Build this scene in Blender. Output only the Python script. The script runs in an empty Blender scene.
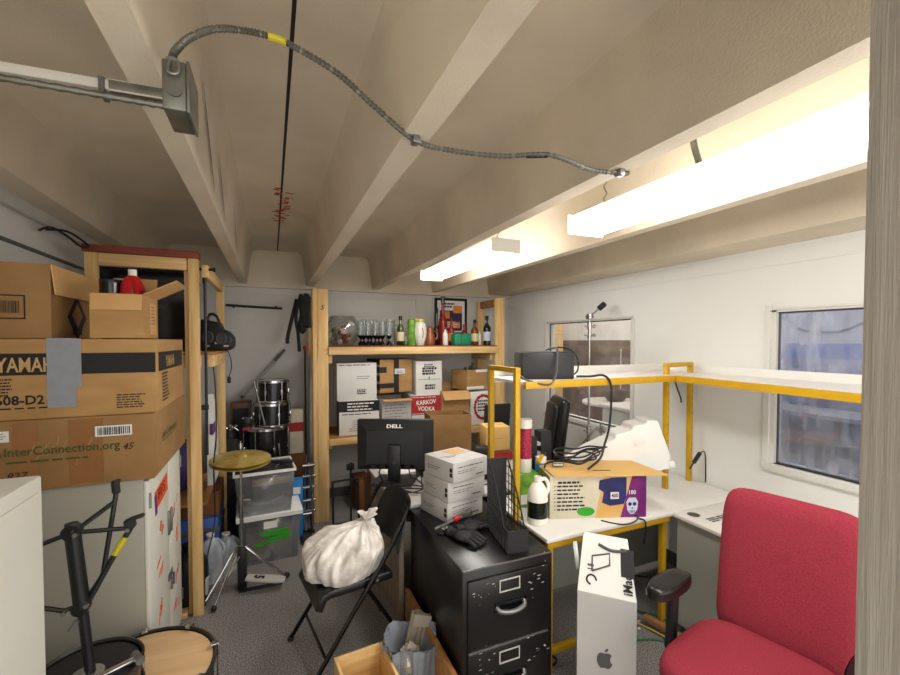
import bpy, bmesh, math, random
from math import sin, cos, pi, radians as R
from mathutils import Vector, Matrix, noise
random.seed(5)
C = bpy.context.scene.collection
SC = bpy.context.scene

# ------------------------------------------------------------------ camera, world, exposure
cam_d = bpy.data.cameras.new('camera'); cam = bpy.data.objects.new('camera', cam_d); C.objects.link(cam)
cam_d.sensor_width = 36; cam_d.lens = 423 / 900 * 36; cam_d.clip_start = 0.02
cam_d.shift_y = 14 / 900
cam.location = (0, 0, 1.75); cam.rotation_euler = (R(90 - 1.45), 0, R(-22.9))
SC.camera = cam
SC.view_settings.view_transform = 'Standard'; SC.view_settings.look = 'None'
SC.view_settings.gamma = 1; SC.view_settings.exposure = 0.48
SC.view_settings.use_curve_mapping = False
W = bpy.data.worlds.new('world'); SC.world = W; W.use_nodes = True
W.node_tree.nodes['Background'].inputs[0].default_value = (1.0, 0.96, 0.91, 1)
W.node_tree.nodes['Background'].inputs[1].default_value = 1.7
LAMP = 17.0          # fluorescent lens emission

# ------------------------------------------------------------------ materials
def lin(c):
    return tuple((x / 12.92 if x <= 0.04045 else ((x + 0.055) / 1.055) ** 2.4) for x in [v / 255 for v in c[:3]]) + (1,)
MATS = {}
def mat(name, col, rough=0.6, metal=0.0, var=0.12, scale=12.0, bump=0.0, bscale=None, stretch=(1, 1, 1), col2=None, spec=0.5, emit=0, contrast=None, detail=4):
    m = bpy.data.materials.new(name); m.use_nodes = True; MATS[name] = m
    nt = m.node_tree; N = nt.nodes; L = nt.links; p = N['Principled BSDF']
    p.inputs['Roughness'].default_value = rough; p.inputs['Metallic'].default_value = metal
    p.inputs['Specular IOR Level'].default_value = spec
    tc = N.new('ShaderNodeTexCoord'); mp = N.new('ShaderNodeMapping'); mp.inputs['Scale'].default_value = stretch
    L.new(tc.outputs['Object'], mp.inputs[0])
    nz = N.new('ShaderNodeTexNoise'); nz.inputs['Scale'].default_value = scale; nz.inputs['Detail'].default_value = detail
    L.new(mp.outputs[0], nz.inputs[0])
    rp = N.new('ShaderNodeValToRGB'); a = lin(col)
    b = lin(col2) if col2 else tuple(x * (1 - var) for x in a[:3]) + (1,)
    lo, hi = contrast or (0.3, 0.7)
    rp.color_ramp.elements[0].position = lo; rp.color_ramp.elements[1].position = hi
    rp.color_ramp.elements[0].color = b; rp.color_ramp.elements[1].color = a
    L.new(nz.outputs[0], rp.inputs[0]); L.new(rp.outputs[0], p.inputs['Base Color'])
    if emit:
        L.new(rp.outputs[0], p.inputs['Emission Color']); p.inputs['Emission Strength'].default_value = emit
    if bump:
        bn = N.new('ShaderNodeTexNoise'); bn.inputs['Scale'].default_value = bscale or scale * 4; bn.inputs['Detail'].default_value = 3
        L.new(mp.outputs[0], bn.inputs[0])
        bp = N.new('ShaderNodeBump'); bp.inputs['Strength'].default_value = bump; bp.inputs['Distance'].default_value = 0.01
        L.new(bn.outputs[0], bp.inputs['Height']); L.new(bp.outputs[0], p.inputs['Normal'])
    return m
def glass(name, col, gloss=0.12, haze=0.0, hazecol=(220, 225, 235), hscale=6, rough=0.03, hstretch=(1, 1, 1), lo=0.35, hi=0.75):
    m = bpy.data.materials.new(name); m.use_nodes = True; MATS[name] = m
    nt = m.node_tree; N = nt.nodes; L = nt.links; N.remove(N['Principled BSDF'])
    t = N.new('ShaderNodeBsdfTransparent'); t.inputs[0].default_value = lin(col)
    g = N.new('ShaderNodeBsdfGlossy'); g.inputs['Roughness'].default_value = rough
    fr = N.new('ShaderNodeLayerWeight'); fr.inputs[0].default_value = 0.35
    mr = N.new('ShaderNodeMapRange'); mr.inputs['To Min'].default_value = gloss * 0.5; mr.inputs['To Max'].default_value = min(1, gloss * 4)
    L.new(fr.outputs['Facing'], mr.inputs[0])
    mx = N.new('ShaderNodeMixShader'); L.new(mr.outputs[0], mx.inputs[0]); L.new(t.outputs[0], mx.inputs[1]); L.new(g.outputs[0], mx.inputs[2])
    out = mx
    if haze:
        d = N.new('ShaderNodeBsdfDiffuse'); d.inputs[0].default_value = lin(hazecol)
        tc = N.new('ShaderNodeTexCoord'); mp = N.new('ShaderNodeMapping'); mp.inputs['Scale'].default_value = hstretch
        nz = N.new('ShaderNodeTexNoise'); nz.inputs['Scale'].default_value = hscale; nz.inputs['Detail'].default_value = 5
        L.new(tc.outputs['Object'], mp.inputs[0]); L.new(mp.outputs[0], nz.inputs[0])
        hr = N.new('ShaderNodeMapRange'); hr.inputs['From Min'].default_value = lo; hr.inputs['From Max'].default_value = hi
        hr.inputs['To Min'].default_value = haze * 0.25; hr.inputs['To Max'].default_value = haze
        L.new(nz.outputs[0], hr.inputs[0])
        m2 = N.new('ShaderNodeMixShader'); L.new(hr.outputs[0], m2.inputs[0]); L.new(mx.outputs[0], m2.inputs[1]); L.new(d.outputs[0], m2.inputs[2])
        out = m2
    L.new(out.outputs[0], N['Material Output'].inputs[0])
    return m
mat('concrete', (224, 211, 188), 0.9, var=0.22, scale=1.7, bump=0.25, bscale=170, detail=6)
mat('wall_paint', (230, 230, 226), 0.7, var=0.06, scale=1.6, bump=0.04, bscale=60)
mat('back_paint', (210, 209, 204), 0.75, var=0.16, scale=1.4, bump=0.05, bscale=50, detail=6)
mat('carpet', (176, 170, 166), 1.0, col2=(96, 92, 91), scale=150, bump=0.6, bscale=300, contrast=(0.38, 0.66), detail=2)
mat('trim_paint', (218, 217, 210), 0.5, var=0.05)
mat('jamb_paint', (172, 166, 155), 0.7, col2=(152, 146, 135), scale=3, bump=0.2, bscale=14, stretch=(36, 36, 1.0), contrast=(0.35, 0.65))
for ax, st in (('x', (1, 14, 14)), ('y', (14, 1, 14)), ('z', (14, 14, 1))):
    mat('pine_' + ax, (236, 202, 142), 0.6, col2=(206, 162, 100), scale=2.2, stretch=st, bump=0.06, bscale=8, contrast=(0.3, 0.7))
mat('pine_red', (150, 74, 48), 0.7, col2=(104, 48, 34), scale=3, stretch=(1, 10, 10))
mat('ply', (188, 138, 82), 0.65, col2=(150, 100, 54), scale=3, stretch=(1, 8, 8))
mat('card', (186, 147, 94), 0.8, col2=(168, 128, 76), scale=5, bump=0.05, bscale=80, stretch=(1, 1, 3))
mat('card_dark', (160, 122, 76), 0.8, col2=(140, 104, 60), scale=5, bump=0.05, bscale=80)
mat('card_light', (214, 172, 112), 0.8, col2=(200, 154, 96), scale=4)
mat('card_brown', (136, 88, 48), 0.8, col2=(110, 68, 36), scale=4)
mat('tan_lid', (232, 192, 120), 0.7, col2=(222, 178, 104), scale=4)
mat('white_card', (226, 225, 220), 0.65, var=0.07, scale=6)
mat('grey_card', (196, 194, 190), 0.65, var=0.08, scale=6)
mat('paper', (236, 234, 228), 0.7, var=0.05, scale=8)
mat('old_paper', (176, 165, 148), 0.8, var=0.2, scale=9)
mat('ink', (22, 21, 22), 0.7, var=0.05)
mat('ink_grey', (86, 84, 84), 0.7, var=0.1)
mat('ink_brown', (52, 38, 26), 0.8, var=0.1)
mat('ink_green', (66, 86, 40), 0.8, var=0.1)
mat('ink_tan', (196, 158, 106), 0.8, var=0.05)
mat('ink_red', (176, 34, 40), 0.7, var=0.15)
mat('orange', (236, 92, 34), 0.6, var=0.1)
mat('purple', (92, 44, 120), 0.6, var=0.1)
mat('duct_tape', (146, 150, 156), 0.4, var=0.12, scale=20)
mat('clear_tape', (150, 104, 60), 0.3, var=0.1)
mat('black_tape', (30, 29, 30), 0.4, var=0.1)
mat('white_metal', (222, 222, 212), 0.4, var=0.05, scale=4)
mat('shaded_metal', (168, 166, 154), 0.5, var=0.1, scale=2)
mat('black_paint', (11, 11, 12), 0.28, col2=(22, 21, 21), scale=4, contrast=(0.5, 0.75), bump=0.02, bscale=60)
mat('black_plastic', (26, 26, 28), 0.42, var=0.2)
mat('black_soft', (34, 33, 34), 0.7, var=0.3, scale=20, bump=0.1, bscale=60)
mat('black_gloss', (12, 12, 13), 0.15, var=0.2)
mat('black_vinyl', (22, 22, 23), 0.32, var=0.2, bump=0.05, bscale=80)
mat('dark_grey', (58, 58, 60), 0.5, var=0.15)
mat('grey_plastic', (112, 112, 112), 0.45, var=0.1)
mat('pale_grey', (190, 188, 180), 0.5, var=0.05)  # plain pale grey shared by small metal, plastic and painted parts
mat('chrome', (205, 205, 205), 0.18, 1.0, var=0.1)
mat('steel', (150, 150, 148), 0.38, 0.85, var=0.25, scale=30)
mat('galv', (122, 122, 112), 0.42, 0.7, var=0.3, scale=25)
mat('brass', (226, 200, 110), 0.36, 0.55, col2=(178, 148, 66), scale=10)
mat('yellow_steel', (206, 160, 16), 0.45, var=0.15, scale=14)
mat('laminate', (238, 236, 231), 0.4, var=0.04, scale=10)
mat('laminate_grey', (196, 192, 186), 0.4, var=0.05, scale=10)
mat('desk_wood', (164, 148, 128), 0.55, col2=(132, 116, 98), scale=2, stretch=(8, 8, 1))
mat('desk_brown', (112, 76, 46), 0.5, col2=(84, 54, 32), scale=2, stretch=(8, 1, 8))
mat('grey_panel', (184, 185, 176), 0.35, 0.25, var=0.12, scale=2)
mat('red_fabric', (164, 58, 72), 0.9, col2=(128, 40, 54), scale=260, bump=0.12, bscale=400, contrast=(0.3, 0.7), spec=0.2)
mat('red_plastic', (206, 26, 36), 0.3, var=0.1)
mat('glitter', (196, 40, 78), 0.5, col2=(120, 14, 44), scale=120, contrast=(0.4, 0.6))
mat('blue_can', (22, 26, 52), 0.35, var=0.2)
mat('blue', (44, 96, 176), 0.55, var=0.15)
mat('bright_blue', (36, 132, 206), 0.5, var=0.1)
mat('bin_blue', (54, 92, 168), 0.5, var=0.15)
mat('deep_purple', (54, 44, 104), 0.7, var=0.2)
mat('green_tape', (46, 168, 30), 0.5, var=0.2, scale=30)
mat('green', (60, 140, 60), 0.5, var=0.2)
mat('lime', (134, 190, 60), 0.5, col2=(70, 120, 40), scale=20)
mat('teal_box', (18, 146, 106), 0.4, var=0.12)
mat('bottle_dark', (26, 30, 22), 0.12, var=0.2)
mat('bottle_red', (140, 24, 28), 0.2, var=0.2)
mat('bottle_amber', (126, 62, 28), 0.25, var=0.2)
mat('copper', (158, 92, 60), 0.35, 0.3, var=0.25, scale=30)
mat('label_cream', (222, 212, 168), 0.6, var=0.1)
mat('label_blue', (206, 214, 232), 0.6, var=0.1)
mat('ceramic', (236, 234, 222), 0.25, var=0.06)
mat('ceramic_yellow', (206, 196, 92), 0.3, var=0.1)
mat('wood_head', (224, 190, 146), 0.5, col2=(206, 166, 118), scale=2, stretch=(1, 9, 1), contrast=(0.3, 0.7))
mat('hoop_dark', (46, 42, 38), 0.35, var=0.2)
mat('drum_black', (24, 24, 27), 0.25, var=0.4, scale=60)
mat('tripod_yellow', (204, 190, 40), 0.5, var=0.1)
mat('poster_dark', (44, 34, 72), 0.5, var=0.3, scale=10)
mat('poster_orange', (230, 150, 44), 0.5, col2=(214, 110, 50), scale=20)
mat('trinkets', (150, 140, 132), 0.5, col2=(46, 36, 34), scale=45, contrast=(0.42, 0.58))
mat('gold', (200, 176, 120), 0.35, 0.6, var=0.2)
mat('bag_film', (238, 234, 226), 0.25, col2=(196, 188, 178), scale=9, bump=0.5, bscale=22, stretch=(1.5, 1, 1.5), contrast=(0.35, 0.65))
mat('grey_film', (150, 156, 164), 0.4, col2=(116, 122, 130), scale=8, bump=0.4, bscale=18)
mat('tote_white', (238, 238, 234), 0.35, var=0.04)
mat('fog_cream', (222, 214, 194), 0.6, col2=(204, 194, 168), scale=5)
mat('fog_art', (176, 168, 60), 0.6, col2=(92, 108, 46), scale=9)
mat('fog_purple', (128, 26, 118), 0.55, col2=(84, 16, 96), scale=8)
mat('fog_orange', (224, 160, 70), 0.55, col2=(210, 190, 130), scale=7)
mat('fog_blue', (40, 44, 110), 0.5, col2=(24, 26, 66), scale=12)
mat('lens', (255, 252, 248), 0.5, var=0.0, emit=LAMP)
mat('fixture_white', (226, 224, 216), 0.5, var=0.04)
mat('panel_brown', (120, 100, 84), 0.6, col2=(78, 62, 52), scale=4, contrast=(0.35, 0.65))
mat('beyond_white', (214, 208, 200), 0.8, var=0.1, scale=2)
mat('beyond_blue', (140, 152, 184), 0.8, col2=(96, 104, 132), scale=3)
mat('beyond_floor', (120, 104, 92), 0.8, var=0.3, scale=3)
mat('soot', (140, 138, 132), 0.8, var=0.2)
mat('wire_green', (40, 110, 70), 0.5); mat('wire_yellow', (196, 168, 70), 0.5); mat('wire_grey', (150, 148, 140), 0.5)
mat('red_mark', (196, 64, 48), 0.8, var=0.2)
mat('putty', (196, 190, 178), 0.5, var=0.05)
glass('pane', (250, 250, 250), 0.04, 0.10, hscale=3)
glass('pane_smeared', (225, 232, 250), 0.12, 0.42, (222, 226, 238), hscale=4, hstretch=(1, 3, 0.9))
glass('clear_glass', (236, 240, 240), 0.22)
glass('green_glass', (120, 176, 80), 0.2)
glass('lime_glass', (160, 210, 60), 0.2)
glass('bin_clear', (224, 227, 230), 0.12, 0.24, (222, 224, 226), hscale=2, rough=0.2)
glass('jug_clear', (226, 230, 236), 0.1, 0.9, (222, 226, 234), hscale=3, rough=0.25)
glass('bag_thin', (240, 238, 232), 0.1, 0.92, (224, 218, 208), hscale=12, rough=0.25, hstretch=(1, 1, 3), lo=0.3, hi=0.6)

# ------------------------------------------------------------------ mesh builder
class B:
    def __init__(s): s.bm = bmesh.new(); s.ms = []; s.X = Matrix.Identity(4)
    def at(s, loc=(0, 0, 0), rx=0, ry=0, rz=0):
        s.X = Matrix.Translation(loc) @ Matrix.Rotation(R(rz), 4, 'Z') @ Matrix.Rotation(R(ry), 4, 'Y') @ Matrix.Rotation(R(rx), 4, 'X'); return s
    def mi(s, m):
        if m not in s.ms: s.ms.append(m)
        return s.ms.index(m)
    def v(s, p): return s.bm.verts.new(s.X @ Vector(p))
    def f(s, vs, k):
        try: fc = s.bm.faces.new(vs); fc.material_index = k; return fc
        except ValueError: return None
    def box(s, a, b, m, r=0, seg=2):
        k = s.mi(m); vs = [s.v((x, y, z)) for x in (a[0], b[0]) for y in (a[1], b[1]) for z in (a[2], b[2])]
        fs = [s.f([vs[i] for i in q], k) for q in ((0, 1, 3, 2), (4, 6, 7, 5), (0, 4, 5, 1), (2, 3, 7, 6), (0, 2, 6, 4), (1, 5, 7, 3))]
        if r:
            es = list({e for fc in fs for e in fc.edges})
            bmesh.ops.bevel(s.bm, geom=es, offset=r, segments=seg, profile=0.5, affect='EDGES')
        return s
    def cb(s, c, d, m, r=0, seg=2):
        return s.box([c[i] - d[i] / 2 for i in range(3)], [c[i] + d[i] / 2 for i in range(3)], m, r, seg)
    def ring(s, p, u, w, r, n, sq=None): return [s.v(p + (u * cos(2 * pi * i / n) + w * sin(2 * pi * i / n)) * r) for i in range(n)]
    def cyl(s, a, b, r, m, r2=None, n=16, caps=True):
        a = Vector(a); b = Vector(b); d = (b - a).normalized(); k = s.mi(m)
        u = d.orthogonal().normalized(); w = d.cross(u); r2 = r if r2 is None else r2
        A = s.ring(a, u, w, r, n); Bv = s.ring(b, u, w, r2, n)
        for i in range(n): s.f([A[i], A[(i + 1) % n], Bv[(i + 1) % n], Bv[i]], k)
        if caps: s.f(A[::-1], k); s.f(Bv, k)
        return s
    def tube(s, pts, r, m, n=8, sm=4, closed=False):
        P = [Vector(p) for p in pts]; k = s.mi(m)
        if sm:
            Q = []; N_ = len(P)
            for i in range(N_ if closed else N_ - 1):
                p0 = P[(i - 1) % N_] if closed or i > 0 else P[0]; p1 = P[i]; p2 = P[(i + 1) % N_]
                p3 = P[(i + 2) % N_] if closed or i + 2 < N_ else P[-1]
                for j in range(sm):
                    t = j / sm
                    Q.append(0.5 * ((2 * p1) + (p2 - p0) * t + (2 * p0 - 5 * p1 + 4 * p2 - p3) * t * t + (3 * p1 - p0 - 3 * p2 + p3) * t ** 3))
            if not closed: Q.append(P[-1])
            P = Q
        rs = []; u = None; N_ = len(P)
        for i, p in enumerate(P):
            d = (P[(i + 1) % N_] - P[i - 1]) if closed else (P[min(i + 1, N_ - 1)] - P[max(i - 1, 0)])
            if d.length < 1e-9: d = Vector((0, 0, 1))
            d.normalize()
            u = d.orthogonal() if u is None else (u - d * u.dot(d))
            if u.length < 1e-6: u = d.orthogonal()
            u.normalize()
            rs.append(s.ring(p, u, d.cross(u), r(i / max(1, N_ - 1)) if callable(r) else r, n))
        for j in range(N_ if closed else N_ - 1):
            a, b = rs[j], rs[(j + 1) % N_]
            for i in range(n): s.f([a[i], a[(i + 1) % n], b[(i + 1) % n], b[i]], k)
        if not closed: s.f(rs[0][::-1], k); s.f(rs[-1], k)
        return s
    def lathe(s, prof, m, c=(0, 0, 0), n=24, capb=True, capt=False):
        c = Vector(c); k = s.mi(m); u = Vector((1, 0, 0)); w = Vector((0, 1, 0))
        rs = [s.ring(c + Vector((0, 0, z)), u, w, max(r, 1e-4), n) for r, z in prof]
        for a, b in zip(rs, rs[1:]):
            for i in range(n): s.f([a[i], a[(i + 1) % n], b[(i + 1) % n], b[i]], k)
        if capb: s.f(rs[0][::-1], k)
        if capt: s.f(rs[-1], k)
        return s
    def prism(s, poly, z0, z1, m):
        k = s.mi(m); a = [s.v((x, y, z0)) for x, y in poly]; b = [s.v((x, y, z1)) for x, y in poly]; n = len(poly)
        for i in range(n): s.f([a[i], a[(i + 1) % n], b[(i + 1) % n], b[i]], k)
        s.f(a[::-1], k); s.f(b, k); return s
    def sph(s, c, r, m, u=16, v=10, fn=None):
        r = (r, r, r) if not hasattr(r, '__len__') else r; k = s.mi(m); rows = []
        for j in range(1, v):
            th = pi * j / v; row = []
            for i in range(u):
                d = Vector((sin(th) * cos(2 * pi * i / u), sin(th) * sin(2 * pi * i / u), cos(th)))
                q = fn(d) if fn else 1
                row.append(s.v((c[0] + d.x * r[0] * q, c[1] + d.y * r[1] * q, c[2] + d.z * r[2] * q)))
            rows.append(row)
        qt = fn(Vector((0, 0, 1))) if fn else 1; qb = fn(Vector((0, 0, -1))) if fn else 1
        T = s.v((c[0], c[1], c[2] + r[2] * qt)); Bo = s.v((c[0], c[1], c[2] - r[2] * qb))
        for i in range(u):
            s.f([T, rows[0][i], rows[0][(i + 1) % u]], k); s.f([Bo, rows[-1][(i + 1) % u], rows[-1][i]], k)
            for a, b in zip(rows, rows[1:]): s.f([a[i], b[i], b[(i + 1) % u], a[(i + 1) % u]], k)
        return s
    def grid(s, fn, nu, nv, m, th=0):
        k = s.mi(m); g = [[s.v(fn(i / nu, j / nv)) for j in range(nv + 1)] for i in range(nu + 1)]
        for i in range(nu):
            for j in range(nv): s.f([g[i][j], g[i + 1][j], g[i + 1][j + 1], g[i][j + 1]], k)
        return s
    def quad(s, ps, m): s.f([s.v(p) for p in ps], s.mi(m)); return s
    def out(s, name, parent=None, label=None, bev=0, solid=0, sub=0, flat=False, ang=35):
        bmesh.ops.recalc_face_normals(s.bm, faces=s.bm.faces)
        me = bpy.data.meshes.new(name); s.bm.to_mesh(me); s.bm.free()
        for m in s.ms: me.materials.append(MATS[m])
        if not flat and len(me.polygons):
            me.polygons.foreach_set('use_smooth', [True] * len(me.polygons)); me.set_sharp_from_angle(angle=R(ang))
        o = bpy.data.objects.new(name, me); C.objects.link(o)
        if parent: o.parent = parent
        if label: o['label'] = label
        if solid: q = o.modifiers.new('s', 'SOLIDIFY'); q.thickness = solid; q.offset = 0
        if bev: q = o.modifiers.new('b', 'BEVEL'); q.width = bev; q.segments = 2; q.limit_method = 'ANGLE'
        if sub: q = o.modifiers.new('u', 'SUBSURF'); q.levels = sub; q.render_levels = sub
        return o
def T(name, label, cat, loc=(0, 0, 0), rz=0, group=None, tilt=None):
    o = bpy.data.objects.new(name, None); C.objects.link(o); o.empty_display_size = 0.05
    o.location = loc; o.rotation_euler = (R(tilt[0]), R(tilt[1]), R(rz)) if tilt else (0, 0, R(rz))
    return tag(o, label, cat, group)
def tag(o, label, cat, group=None):
    o['label'] = label; o['category'] = cat
    if group: o['group'] = group
    return o
def S(o): o['kind'] = 'structure'; return o
def dup(root, loc, rz, label):
    r = root.copy(); C.objects.link(r); r.location = loc; r.rotation_euler = (0, 0, R(rz)); r['label'] = label
    for ch in list(root.children):
        c = ch.copy(); C.objects.link(c); c.parent = r
        for g in list(ch.children):
            d = g.copy(); C.objects.link(d); d.parent = c
    return r
FACE = {'front': ((1, 0, 0), (0, 0, 1), (0, -1, 0)), 'right': ((0, 1, 0), (0, 0, 1), (1, 0, 0)), 'left': ((0, -1, 0), (0, 0, 1), (-1, 0, 0)),
        'top': ((1, 0, 0), (0, 1, 0), (0, 0, 1)), 'back': ((-1, 0, 0), (0, 0, 1), (0, 1, 0))}
def frame(face, loc, spin=0):
    f = FACE[face] if isinstance(face, str) else face
    M = Matrix((Vector(f[0]), Vector(f[1]), Vector(f[2]))).transposed().to_4x4()
    return Matrix.Translation(loc) @ M @ Matrix.Rotation(R(spin), 4, 'Z')
def txt(parent, s, m, loc, face, h=None, w=None, spin=0, bold=0.0, name='lettering', th=0.0012, align='l', shear=0):
    cu = bpy.data.curves.new('t', 'FONT'); cu.body = s; cu.offset = bold; cu.extrude = 0; cu.resolution_u = 2; cu.shear = shear; cu.space_line = 0.95
    ob = bpy.data.objects.new('t', cu); C.objects.link(ob)
    me = bpy.data.meshes.new_from_object(ob.evaluated_get(bpy.context.evaluated_depsgraph_get()))
    bpy.data.objects.remove(ob); bpy.data.curves.remove(cu)
    xs = [v.co.x for v in me.vertices]; ys = [v.co.y for v in me.vertices]
    x0, x1, y0, y1 = min(xs), max(xs), min(ys), max(ys)
    sy = h / (y1 - y0) if h else w / (x1 - x0); sx = w / (x1 - x0) if w else sy
    ox = x0 if align == 'l' else (x0 + x1) / 2; oy = y0 if align == 'l' else (y0 + y1) / 2
    M = frame(face, loc, spin)
    for v in me.vertices: v.co = M @ Vector(((v.co.x - ox) * sx, (v.co.y - oy) * sy, th))
    me.materials.clear(); me.materials.append(MATS[m]); me.name = name
    o = bpy.data.objects.new(name, me); C.objects.link(o); o.parent = parent
    return o
def lines(b, m, face, loc, w, n, lh, gap, seed=1, th=0.0012, cols=1):
    """rows of small print: n lines of broken dashes"""
    rr = random.Random(seed); M = frame(face, loc); old = b.X; b.X = M
    for i in range(n):
        x = 0; y = -i * gap; end = w * rr.uniform(0.7, 1.0)
        while x < end:
            l = min(rr.uniform(0.06, 0.2) * w, end - x)
            b.quad([(x, y, th), (x + l, y, th), (x + l, y + lh, th), (x, y + lh, th)], m); x += l + 0.03 * w
    b.X = old
def patch(b, m, face, loc, w, h, th=0.001, spin=0):
    old = b.X; b.X = frame(face, loc, spin); b.box((-w / 2, -h / 2, 0), (w / 2, h / 2, th), m); b.X = old
def barcode(b, face, loc, w, h, seed=3, base='paper', th=0.002):
    rr = random.Random(seed); patch(b, base, face, loc, w * 1.15, h * 1.35); old = b.X; b.X = frame(face, loc); x = -w / 2
    while x < w / 2:
        l = rr.uniform(0.01, 0.045) * w
        b.quad([(x, -h / 2, th), (x + l, -h / 2, th), (x + l, h / 2, th), (x, h / 2, th)], 'ink'); x += l + rr.uniform(0.012, 0.035) * w
    b.X = old
# ------------------------------------------------------------------ the setting
XL, XR, YB, YF = -1.11, 2.88, 4.85, -0.7
S(B().box((XL - 0.1, YF, -0.1), (XR + 0.1, YB + 0.1, 0), 'carpet').out('floor'))
S(B().box((XL - 0.1, YF, 0), (XL, YB, 2.72), 'back_paint').out('wall_left'))
S(B().box((XL - 0.1, YB, 0), (XR + 0.1, YB + 0.1, 2.72), 'back_paint').out('wall_back'))
# right wall with two window openings
W1 = (2.755, 4.0, 0.955, 1.955); W2 = (0.75, 1.655, 0.985, 1.94)
b = B()
for y0, y1, z0, z1 in ((YF, W2[0], 0, 2.72), (W2[1], W1[0], 0, 2.72), (W1[1], YB, 0, 2.72), (W2[0], W2[1], 0, W2[2]), (W2[0], W2[1], W2[3], 2.72),
                       (W1[0], W1[1], 0, W1[2]), (W1[0], W1[1], W1[3], 2.72)):
    b.box((XR, y0, z0), (XR + 0.12, y1, z1), 'wall_paint')
S(b.out('wall_right', flat=True))
# double tee ceiling: one profile run along the room
beams = [(-1.03, 0.08, 2.42), (-0.255, 0.035, 2.333), (0.39, 0.04, 2.333), (1.10, 0.037, 2.333), (1.825, 0.036, 2.333), (2.72, 0.165, 2.333)]
SL = 2.683
prof = [(XL - 0.05, 2.42)]
for i, (x, hw, z) in enumerate(beams):
    if i: prof += [(x - hw - 0.10, SL), (x - hw - 0.062, SL - 0.012), (x - hw - 0.040, SL - 0.05), (x - hw, z)]
    prof += [(x + hw, z)]
    if i < 5: prof += [(x + hw + 0.040, SL - 0.05), (x + hw + 0.062, SL - 0.012), (x + hw + 0.10, SL)]
prof += [(XR + 0.05, 2.333), (XR + 0.05, 2.75), (XL - 0.05, 2.75)]
b = B(); b.at(rx=90); b.prism(prof, -4.80, -YF, 'concrete')
S(b.out('ceiling', ang=25))
S(B().box((XL, 4.78, 2.30), (XR, YB, 2.75), 'concrete').out('trim_1'))          # concrete end diaphragm over the back wall
S(B().box((0.062, YF, 2.6815), (0.074, 4.78, 2.684), 'ink').out('trim_2'))       # open joint between the two slabs
# wall trims
S(B().box((XR - 0.012, YF, 2.215), (XR, YB, 2.30), 'wall_paint').out('trim_3'))
S(B().box((1.60, YB - 0.012, 0), (1.66, YB, 2.30), 'back_paint').out('trim_4'))
S(B().box((XL, YB - 0.01, 2.235), (1.60, YB, 2.30), 'back_paint').out('trim_5'))
S(B().box((XL, YF, 2.20), (XL + 0.014, 4.8, 2.215), 'ink_grey').box((XL, YF, 2.36), (XL + 0.03, 4.8, 2.42), 'back_paint').out('trim_6'))
S(B().box((XL, YB - 0.014, 0), (XR, YB, 0.10), 'ink_grey').out('baseboard_back'))
S(B().box((XR - 0.014, YF, 0), (XR, YB, 0.10), 'ink_grey').out('baseboard_right'))
S(B().box((0.62, 0.08, 0), (0.78, 0.262, 2.72), 'jamb_paint', 0.003).out('door_1'))
# cracks and red marks on the concrete
b = B()
for y0, z0, y1, z1 in ((1.52, 2.55, 2.0, 2.37), (1.98, 2.52, 2.45, 2.36), (2.75, 2.52, 3.2, 2.38)):
    for t in range(6):
        f0, f1 = t / 6, (t + 1) / 6; w = 0.008 + 0.012 * sin(pi * t / 5)
        P_ = lambda f: (-0.2175 + (z0 + (z1 - z0) * f - 2.333) / 0.30 * 0.040, y0 + (y1 - y0) * f, z0 + (z1 - z0) * f)
        a, c = P_(f0), P_(f1); b.quad([(a[0] + .003, a[1] - w, a[2]), (c[0] + .003, c[1] - w, c[2]), (c[0] + .003, c[1] + w, c[2]), (a[0] + .003, a[1] + w, a[2])], 'ink_grey')
S(b.out('trim_7', flat=True))
b = B(); rr = random.Random(4)
for k in range(26):
    y = 2.80 + k * 0.032; x = 0.068 + rr.uniform(-.06, .03); l = rr.uniform(.03, .06)
    b.quad([(x, y, 2.681), (x + l, y + rr.uniform(-.02, .02), 2.681), (x + l, y + .022, 2.681), (x, y + .018, 2.681)], 'red_mark')
S(b.out('trim_8', flat=True))
# windows
def window(n, w, pane, cas):
    y0, y1, z0, z1 = w; x = XR
    r = T('window_%d' % n, 'window', 'window', (x, 0, 0)); S(r)
    b = B()
    b.box((-0.016, y0 - cas, z0 - 0.01), (0, y0, z1 + cas), 'trim_paint').box((-0.016, y1, z0 - 0.01), (0, y1 + cas, z1 + cas), 'trim_paint')
    b.box((-0.016, y0, z1), (0, y1, z1 + cas * 0.4), 'trim_paint')
    for a, c in ((y0, y0 + .025), (y1 - .025, y1)): b.box((0, a, z0), (0.07, c, z1), 'trim_paint')
    b.box((0, y0, z1 - .012), (0.07, y1, z1), 'trim_paint')
    S(b.out('window_frame', r, flat=True))
    S(B().box((-0.03, y0 - cas, z0 - 0.045), (0.07, y1 + cas, z0), 'trim_paint', 0.004).out('window_sill', r))
    b = B(); t = .010
    for a, c, d, e in ((y0 + .025, y1 - .025, z0, z0 + t), (y0 + .025, y1 - .025, z1 - .012 - t, z1 - .012), (y0 + .025, y0 + .025 + t, z0, z1), (y1 - .025 - t, y1 - .025, z0, z1)):
        b.box((0.026, a, d), (0.038, c, e), 'ink_grey')
    S(b.out('window_gasket', r, flat=True))
    S(B().box((0.030, y0 + .025, z0), (0.033, y1 - .025, z1 - .01), pane).out('pane', r, flat=True))
window(1, W1, 'pane', 0.022); window(2, W2, 'pane_smeared', 0.032)
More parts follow.
